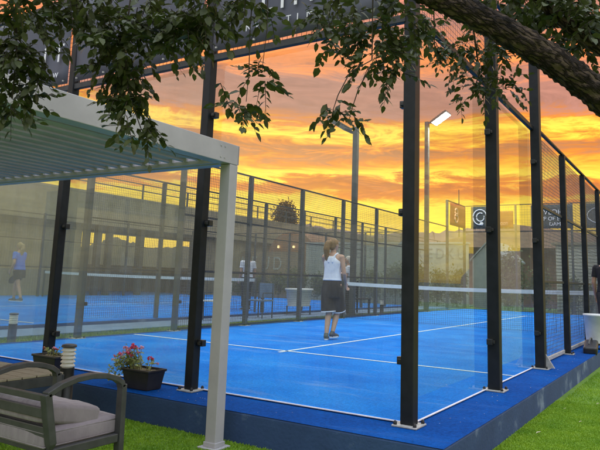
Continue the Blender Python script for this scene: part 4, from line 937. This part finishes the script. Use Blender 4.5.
def person(loc, yaw, H, label, hair, top, bottom, pose, female=False, ponytail=False, sleeves=True, long_shorts=False, group=None, racket=False, trousers=False):
    t = thing('person', loc, label, 'person', group); t['_o'] = [0,0,0]
    s = H/1.70; V = lambda x,y,z: Vector((x,y,z))*s
    hw = .095 if not female else .09; sw = .185 if not female else .165
    pel = V(0,0,.93); lean = pose.get('lean',0)
    up = lambda y, z: V(0, y+(z-.93)*lean, z)
    b = MB()
    # trunk as a stack of ellipses
    fx = .92 if female else 1
    b.loft([(up(0,.80),.10*s,.075*s),(up(0,.86),.155*s,.105*s),(up(-.005,.93),.160*s*(1.02 if female else 1),.108*s),(up(0,1.02),.140*s*fx,.092*s),(up(0,1.10),.130*s*fx,.088*s),(up(.005,1.20),.145*s*fx,.102*s),(up(.005,1.30),.160*s*fx,.105*s),(up(0,1.37),.165*s*fx,.088*s),(up(-.005,1.42),.115*s,.065*s),(up(0,1.455),.06*s,.055*s)])
    b.cap(up(0,1.42), up(.015,1.53), .052*s, .048*s)
    yawh = pose.get('head',0); ht = up(.02,1.60); rm = Matrix.Rotation(yawh,3,'Z')
    hd = lambda x,y,z: ht + rm @ (Vector((x,y,z))*s)
    b.ell(ht, (.074*s,.092*s,.108*s), 18, 0, rm); b.ell(hd(0,.022,-.055), (.055*s,.062*s,.055*s), 14, 0, rm)
    b.cap(hd(0,.088,-.002), hd(0,.104,-.022), .010*s, .013*s)
    for sx in (-1,1): b.ell(hd(sx*.074,-.004,-.005), (.010*s,.020*s,.030*s), 10, 0, rm)
    b.ell(hd(0,.078,-.052), (.024*s,.012*s,.010*s), 8, 0, rm)
    P_ = {}
    for sd_, nm in ((-1,'L'),(1,'R')):
        hip = V(sd_*hw,0,.90); kn = hip + Vector(pose.get('knee'+nm,(0,.02,-.43)))*s; an = kn + Vector(pose.get('ankle'+nm,(0,-.03,-.405)))*s
        limb_pts(b, [hip, hip.lerp(kn,.5), kn, kn.lerp(an,.35), an], [.088*s,.070*s,.052*s,.054*s,.036*s])
        fd = Vector(pose.get('foot'+nm,(0,1,0))).normalized(); he = an + Vector((0,0,-.045))*s - fd*.035*s
        b.cap(he, he+fd*.14*s+Vector((0,0,-.010))*s, .034*s, .028*s); b.cap(he+fd*.14*s, he+fd*.19*s+Vector((0,0,-.008))*s, .030*s, .024*s)
        sh = up(0,1.385)+V(sd_*sw,0,0); el = sh + Vector(pose.get('elbow'+nm,(sd_*.04,-.02,-.275)))*s; wr = el + Vector(pose.get('wrist'+nm,(sd_*.01,.08,-.235)))*s
        limb_pts(b, [sh, el, el.lerp(wr,.35), wr], [.047*s,.037*s,.037*s,.025*s]); b.cap(up(0,1.39)+V(sd_*.10,0,0), sh, .05*s, .05*s)
        hand(b, wr, wr-el, Vector(pose.get('thumb'+nm,(0,1,0))), pose.get('curl',.5))
        P_[nm] = (hip,kn,an,fd,he,sh,el,wr)
    body = remesh(b.build('body', M['skin'], t), .0085 if H < 2 else .01)
    # eyes, mouth
    for sx in (-1,1):
        e = MB(); e.ell(hd(sx*.030,.083,.006), (.010*s,.006*s,.006*s), 8, 0, rm); e.build('eye', M['eye'], body)
    e = MB(); e.ell(hd(0,.0885,-.052), (.020*s,.005*s,.005*s), 8, 0, rm); e.build('mouth', M['lip'], body)
    # shirt
    b = MB(); e = .011*s
    z0 = .95 if not female else .985 if long_shorts else .93
    neck = [(up(0,1.375),.168*s*fx+e,.090*s+e),(up(-.005,1.41),.125*s+e,.072*s+e)] if sleeves else [(up(-.003,1.33),.140*s*fx+e,.100*s+e),(up(-.012,1.365),.095*s+e,.088*s+e),(up(-.012,1.40),.062*s+e,.070*s+e)]
    b.loft([(up(0,z0),.158*s+e,.108*s+e),(up(0,1.02),.144*s+e*1.3,.096*s+e*1.3),(up(0,1.10),.134*s+e*1.3,.092*s+e*1.3),(up(.005,1.20),.147*s*fx+e,.104*s+e),(up(.005,1.29),.161*s*fx+e,.107*s+e)]+neck)
    if sleeves:
        for nm, sd_ in (('L',-1),('R',1)):
            hip,kn,an,fd,he,sh,el,wr = P_[nm]; q = sh.lerp(el,.62); b.cap(up(0,1.385)+V(sd_*.10,0,0), sh, .056*s, .060*s); b.tube([sh,q],[.060*s,.058*s],14)
    else:
        for sd_ in (-1,1):   # shoulder straps meeting between the shoulder blades
            q = [up(.105,1.32)+V(sd_*.075,0,0), up(.075,1.40)+V(sd_*.078,0,0), up(.01,1.455)+V(sd_*.080,0,0), up(-.065,1.425)+V(sd_*.068,0,0), up(-.098,1.37)+V(sd_*.045,0,0), up(-.112,1.30)+V(sd_*.035,0,0)]
            for i in range(5): b.cap(q[i], q[i+1], .016*s,.016*s)
    remesh(b.build('shirt', top, t), .008, 3)
    # shorts / trousers
    b = MB(); hem = MB(); e = .016*s
    if trousers:
        b.loft([(up(0,.84),.165*s,.112*s),(up(0,.93),.165*s,.114*s),(up(0,.985),.150*s,.104*s)])
        for nm in 'LR':
            hip,kn,an,fd,he,sh,el,wr = P_[nm]; b.cap(hip,kn,.098*s,.068*s); b.tube([kn,kn.lerp(an,.93)],[.068*s,.056*s],14)
    else:
        f = 1.0 if long_shorts else .62
        b.loft([(up(0,.70),.165*s,.10*s),(up(0,.76),.172*s,.112*s),(up(0,.82),.175*s,.118*s),(up(0,.93),.168*s,.116*s),(up(0,1.0),.148*s,.104*s)])
        for nm in 'LR':
            hip,kn,an,fd,he,sh,el,wr = P_[nm]
            k2 = hip + (kn-hip)*f; r1 = .138 if long_shorts else .10
            b.tube([hip, hip.lerp(k2,.5), k2], [.100*s,(.122 if long_shorts else .10)*s,r1*s], 18)
            dd = (k2-hip).normalized(); hem.tube([k2-dd*.004, k2+dd*.014*s], [r1*s*.985, r1*s*.99], 20)
    so_ = remesh(b.build('shorts' if not trousers else 'trousers', bottom, t), .009, 4)
    if long_shorts: hem.build('hem', M['sole'], so_)
    # shoes
    for nm in 'LR':
        hip,kn,an,fd,he,sh,el,wr = P_[nm]; b = MB()
        b.cap(he+Vector((0,0,.012))*s, he+fd*.12*s+Vector((0,0,.0))*s, .043*s, .040*s); b.cap(he+fd*.12*s, he+fd*.205*s+Vector((0,0,-.010))*s, .040*s, .032*s); b.cap(he, an+Vector((0,0,.0)), .040*s, .043*s)
        sh_ = remesh(b.build('shoe', M['shoe'], t), .008, 3)
        b = MB(); zf = min(v.z for v in (he,))-.042*s; sd2 = Vector((-fd.y,fd.x,0)); outl = []
        for k in range(20):
            a = 2*PI*k/20; c = he+fd*.09*s; wv = .042 if math.cos(a) > -.2 else .038
            outl.append(c+fd*math.cos(a)*.140*s+sd2*math.sin(a)*wv*s)
        vs = [(q.x,q.y,zf) for q in outl]+[(q.x,q.y,zf+.024*s) for q in outl]
        b.add(vs, [tuple(range(20))[::-1], tuple(range(20,40))]+[(k,(k+1)%20,20+(k+1)%20,20+k) for k in range(20)]); b.build('sole', M['sole'], sh_)
    # hair
    b = MB(); b.ell(hd(0,-.014,.018), (.082*s,.094*s,.104*s), 18, 0, rm); b.ell(hd(0,-.045,-.03), (.070*s,.058*s,.070*s), 14, 0, rm)
    if ponytail:
        c = [hd(0,-.10,.045), hd(-.012,-.145,.02), hd(-.022,-.160,-.08), hd(-.030,-.145,-.20), hd(-.034,-.13,-.31)]
        limb_pts(b, c, [.032*s,.050*s,.058*s,.044*s,.012*s])
        limb_pts(b, [c[1], hd(-.06,-.15,-.10), hd(-.065,-.14,-.26)], [.035*s,.034*s,.008*s])
    h = remesh(b.build('hair', hair, t), .007, 3)
    # keep the face clear of hair
    me = h.data; bm = bmesh.new(); bm.from_mesh(me); inv = rm.inverted()
    kill = [v for v in bm.verts if (lambda q: q.y > .045*s and q.z < .055*s)(inv @ (v.co-ht))]
    bmesh.ops.delete(bm, geom=kill, context='VERTS'); bm.to_mesh(me); bm.free()
    if racket:
        hip,kn,an,fd,he,sh,el,wr = P_['R']; d = (wr-el).normalized(); c0 = wr+d*.06
        d2 = Vector((d.x,d.y,d.z)).normalized(); b = MB(); b.cap(c0-d2*.06, c0+d2*.14, .016, .016)
        cen = c0+d2*.30; u = Vector((1,0,0)); w = d2
        b.tube([cen+(u*math.cos(k*2*PI/20)*.12+w*math.sin(k*2*PI/20)*.15) for k in range(21)], .017, 8); 
        b.add([cen+(u*math.cos(k*2*PI/20)*.115+w*math.sin(k*2*PI/20)*.145) for k in range(20)], [tuple(range(20))])
        rk = thing('racket', loc, 'dark padel racket held down by the woman in blue', 'racket'); rk['_o'] = [0,0,0]
        b.build('frame', M['dark'], rk); rk.rotation_euler = (0,0,yaw); del rk['_o']
    t.rotation_euler = (0,0,yaw); del t['_o']
    return t
person((-3.42,5.0,0), math.radians(8), 1.66, 'woman with a brown ponytail in white top and long dark shorts', M['hairb'], M['wshirt'], M['shorts'],
       dict(kneeR=(-.03,.14,-.41), ankleR=(-.01,-.19,-.375), footR=(.15,1,-.05), kneeL=(.035,.02,-.43), ankleL=(.03,-.16,-.385), footL=(-.30,1,-.05), elbowR=(.05,-.01,-.275), wristR=(-.03,.17,-.17), elbowL=(.01,.12,-.24), wristL=(.12,.18,-.02), head=math.radians(-22), lean=.03, curl=.6),
       female=True, ponytail=True, sleeves=False, long_shorts=True)
person((-6.75,11.75,-.06), math.radians(118), 1.70, 'white-haired man in a white shirt half hidden behind the ponytailed player', M['hairw'], M['wshirt'], M['shorts'],
       dict(elbowR=(.03,.05,-.27), wristR=(-.06,.20,-.05), elbowL=(-.03,.05,-.27), wristL=(.06,.20,-.05)), trousers=True)
person((-9.6,10.7,0), math.radians(60), 1.70, 'person in a white top and dark trousers by the second court net post', M['haird'], M['wshirt'], M['kshirt'],
       dict(kneeR=(0,.08,-.42), ankleR=(0,-.06,-.40)), trousers=True)
person((-14.85,6.75,0), math.radians(95), 1.72, 'woman in a bright blue shirt striding across the second court', M['hairl'], M['bshirt'], M['kshirt'],
       dict(kneeR=(0,.22,-.37), ankleR=(0,.02,-.41), kneeL=(0,-.12,-.40), ankleL=(0,-.16,-.36), elbowR=(.06,.10,-.25), wristR=(0,.14,-.19), elbowL=(-.05,-.08,-.26), wristL=(0,.12,-.2), lean=.12, head=.1),
       female=True, ponytail=True, racket=True)
bpy.data.objects['racket'].location = (-14.85,6.75,0)
person((.42,8.15,-.004), math.radians(-18), 1.66, 'dark-haired person in black clothes cut off by the right edge of the view', M['haird'], M['kshirt'], M['shorts'], dict(), trousers=True)

# ------------------------------------------------------------------ small furniture by the courts
def tub(x, y, z, label, r=.22, h=.42, leg=.13):
    t = thing('ball_tub', (x,y,z), label, 'tub', None)
    b = MB(); b.lathe((x,y,z+leg), [(r*.84,0),(r*.97,h*.93),(r*1.02,h*.94),(r*1.02,h),(r*.97,h),(r*.93,h*.85),(r*.82,.05)], 20); b.build('tub', M['whitebin'], t)
    b = MB(); b.lathe((x,y,z+leg-.03), [(r*.85,0),(r*.85,.028)], 16)
    for k in range(4):
        a = PI/4+k*PI/2; b.tube([(x+r*.6*math.cos(a),y+r*.6*math.sin(a),z+leg-.02),(x+r*.95*math.cos(a),y+r*.95*math.sin(a),z+.0)], .018, 6)
    b.build('stand', M['dark'], t); return t
tub(.36,7.3,-.004,'white tub on a black stand at the far end of the outer ledge',.22,.46,.10)
t = thing('kit_bag', (.34,6.62,0), 'long black kit bag lying on the ledge in front of the white tub', 'bag')
b = MB(); Mx = Matrix.Translation((.33,6.66,.075)) @ Matrix.Rotation(.10, 4, 'Z') @ Matrix.Rotation(.10, 4, 'X'); b.box((-.10,-.34,-.07), (.10,.34,.055), 0, Mx)
b.build('bag_body', M['dark'], t, .035, 4)
b = MB(); b.tube([(.33,6.46,.13),(.33,6.54,.19),(.33,6.66,.21),(.33,6.78,.20),(.32,6.86,.16)], .010, 6); b.build('strap', M['post2'], t)
def cart(x, y, label):
    t = thing('laundry_cart', (x,y,-.06), label, 'cart'); b = MB()
    rs = [((x,y,.18),.26,.38),((x,y,.62),.31,.43),((x,y,.63),.345,.465),((x,y,.68),.345,.465),((x,y,.68),.30,.42),((x,y,.24),.24,.36)]
    b.loft(rs, 24); b.build('tub', M['whitebin'], t)
    for sx in (-1,1):
        for sy in (-1,1): b = MB(); b.tube([(x+sx*.2,y+sy*.3,.19),(x+sx*.2,y+sy*.3,-.06)], .02, 8); b.build('leg', M['post2'], t)
cart(-8.0,11.1,'white plastic tub on legs standing on the path between the courts')
def chair(x, y, yaw, label, m):
    t = thing('garden_chair', (x,y,-.06), label, 'chair', 'chairs on the path between the courts'); z = -.06
    b = MB(); b.box((x-.24,y-.24,z+.42),(x+.24,y+.24,z+.46)); b.build('seat', m, t, .01)
    b = MB(); b.box((x-.24,y+.21,z+.50),(x+.24,y+.24,z+.88)); b.build('backrest', m, t, .01)
    for sx in (-1,1):
        for sy in (-1,1): b = MB(); b.tube([(x+sx*.22,y+sy*.215,z),(x+sx*.22,y+sy*.215,z+(.88 if sy > 0 else .62))], .014, 6); b.build('leg', M['post2'], t)
        b = MB(); b.box((x+sx*.24-.02,y-.22,z+.62),(x+sx*.24+.02,y+.20,z+.645)); b.build('armrest', M['post2'], t)
chair(-7.85,7.3,0,'pale-seated garden chair beside the path, nearer the pergola post',M['whitebin'])
chair(-7.75,8.9,0,'grey-seated garden chair on the path, just before the white tub',M['path'])
t = thing('bench', (-7.4,13.0,-.06), 'dark slatted bench with a high back behind the net post', 'bench')
b = MB()
for k in range(5): b.box((-7.55,12.1,.44+k*.10),(-7.52,13.9,.52+k*.10))
b.build('backrest', M['post'], t)
b = MB()
for k in range(4): b.box((-7.48+k*.11,12.1,.38),(-7.39+k*.11,13.9,.41))
b.build('seat', M['post'], t)
for y in (12.15,13.82):
    for x in (-7.52,-7.10): b = MB(); b.box((x-.025,y-.025,-.06),(x+.025,y+.025,.95 if x < -7.4 else .38)); b.build('leg', M['post'], t)

# ------------------------------------------------------------------ fallen leaves
LL_ = [(.62,1.35,GZ+.03,.045,'largest pale dry leaf on the lawn, nearest the camera'),(.62,2.6,GZ+.03,.022,'tiny pale petal lying close to the plinth foot'),(.84,2.05,GZ+.03,.03,'pale curled leaf in the middle of the right lawn'),(.85,3.1,GZ+.03,.035,'pale fallen leaf on the lawn, farthest from the camera')]
for x, y, z, L, lab in LL_:
    V = leaf_arrays(np.array([[x,y,z]]), np.array([[.8,.5,.1]]), np.array([[.1,.2,1.]]), np.array([L]), np.array([L*.7]), 1.2, -.5)
    o = leaf_mesh('fallen_leaf', V, M['petalfall'], None); tag(o, lab, 'leaf', 'fallen leaves on the lawn')
n = 36; xs = np.concatenate([nrg.uniform(.14,.42,n), nrg.uniform(-5,.3,30)]); ys = np.concatenate([nrg.uniform(.2,6,n), nrg.uniform(-.3,.0,30)])
V = leaf_arrays(np.stack([xs,ys,np.full(n+30,.0)],1), unit(n+30)*np.array([1,1,.1]), np.tile([[0,.1,1.]],(n+30,1)), nrg.uniform(.006,.016,n+30), nrg.uniform(.004,.01,n+30))
tag(leaf_mesh('litter', V, M['petalfall'], None), 'scattered tiny pale flecks on the blue ledge carpet', 'litter', kind='stuff')

for o in bpy.data.objects:
    if '_o' in o: del o['_o']
# ------------------------------------------------------------------ render settings
S.render.engine = 'CYCLES'; S.cycles.transparent_max_bounces = 48; S.cycles.max_bounces = 10; S.cycles.use_denoising = True
S.view_settings.view_transform = 'Standard'; S.view_settings.look = 'None'; S.view_settings.exposure = 0; S.view_settings.gamma = 1; S.view_settings.use_curve_mapping = False
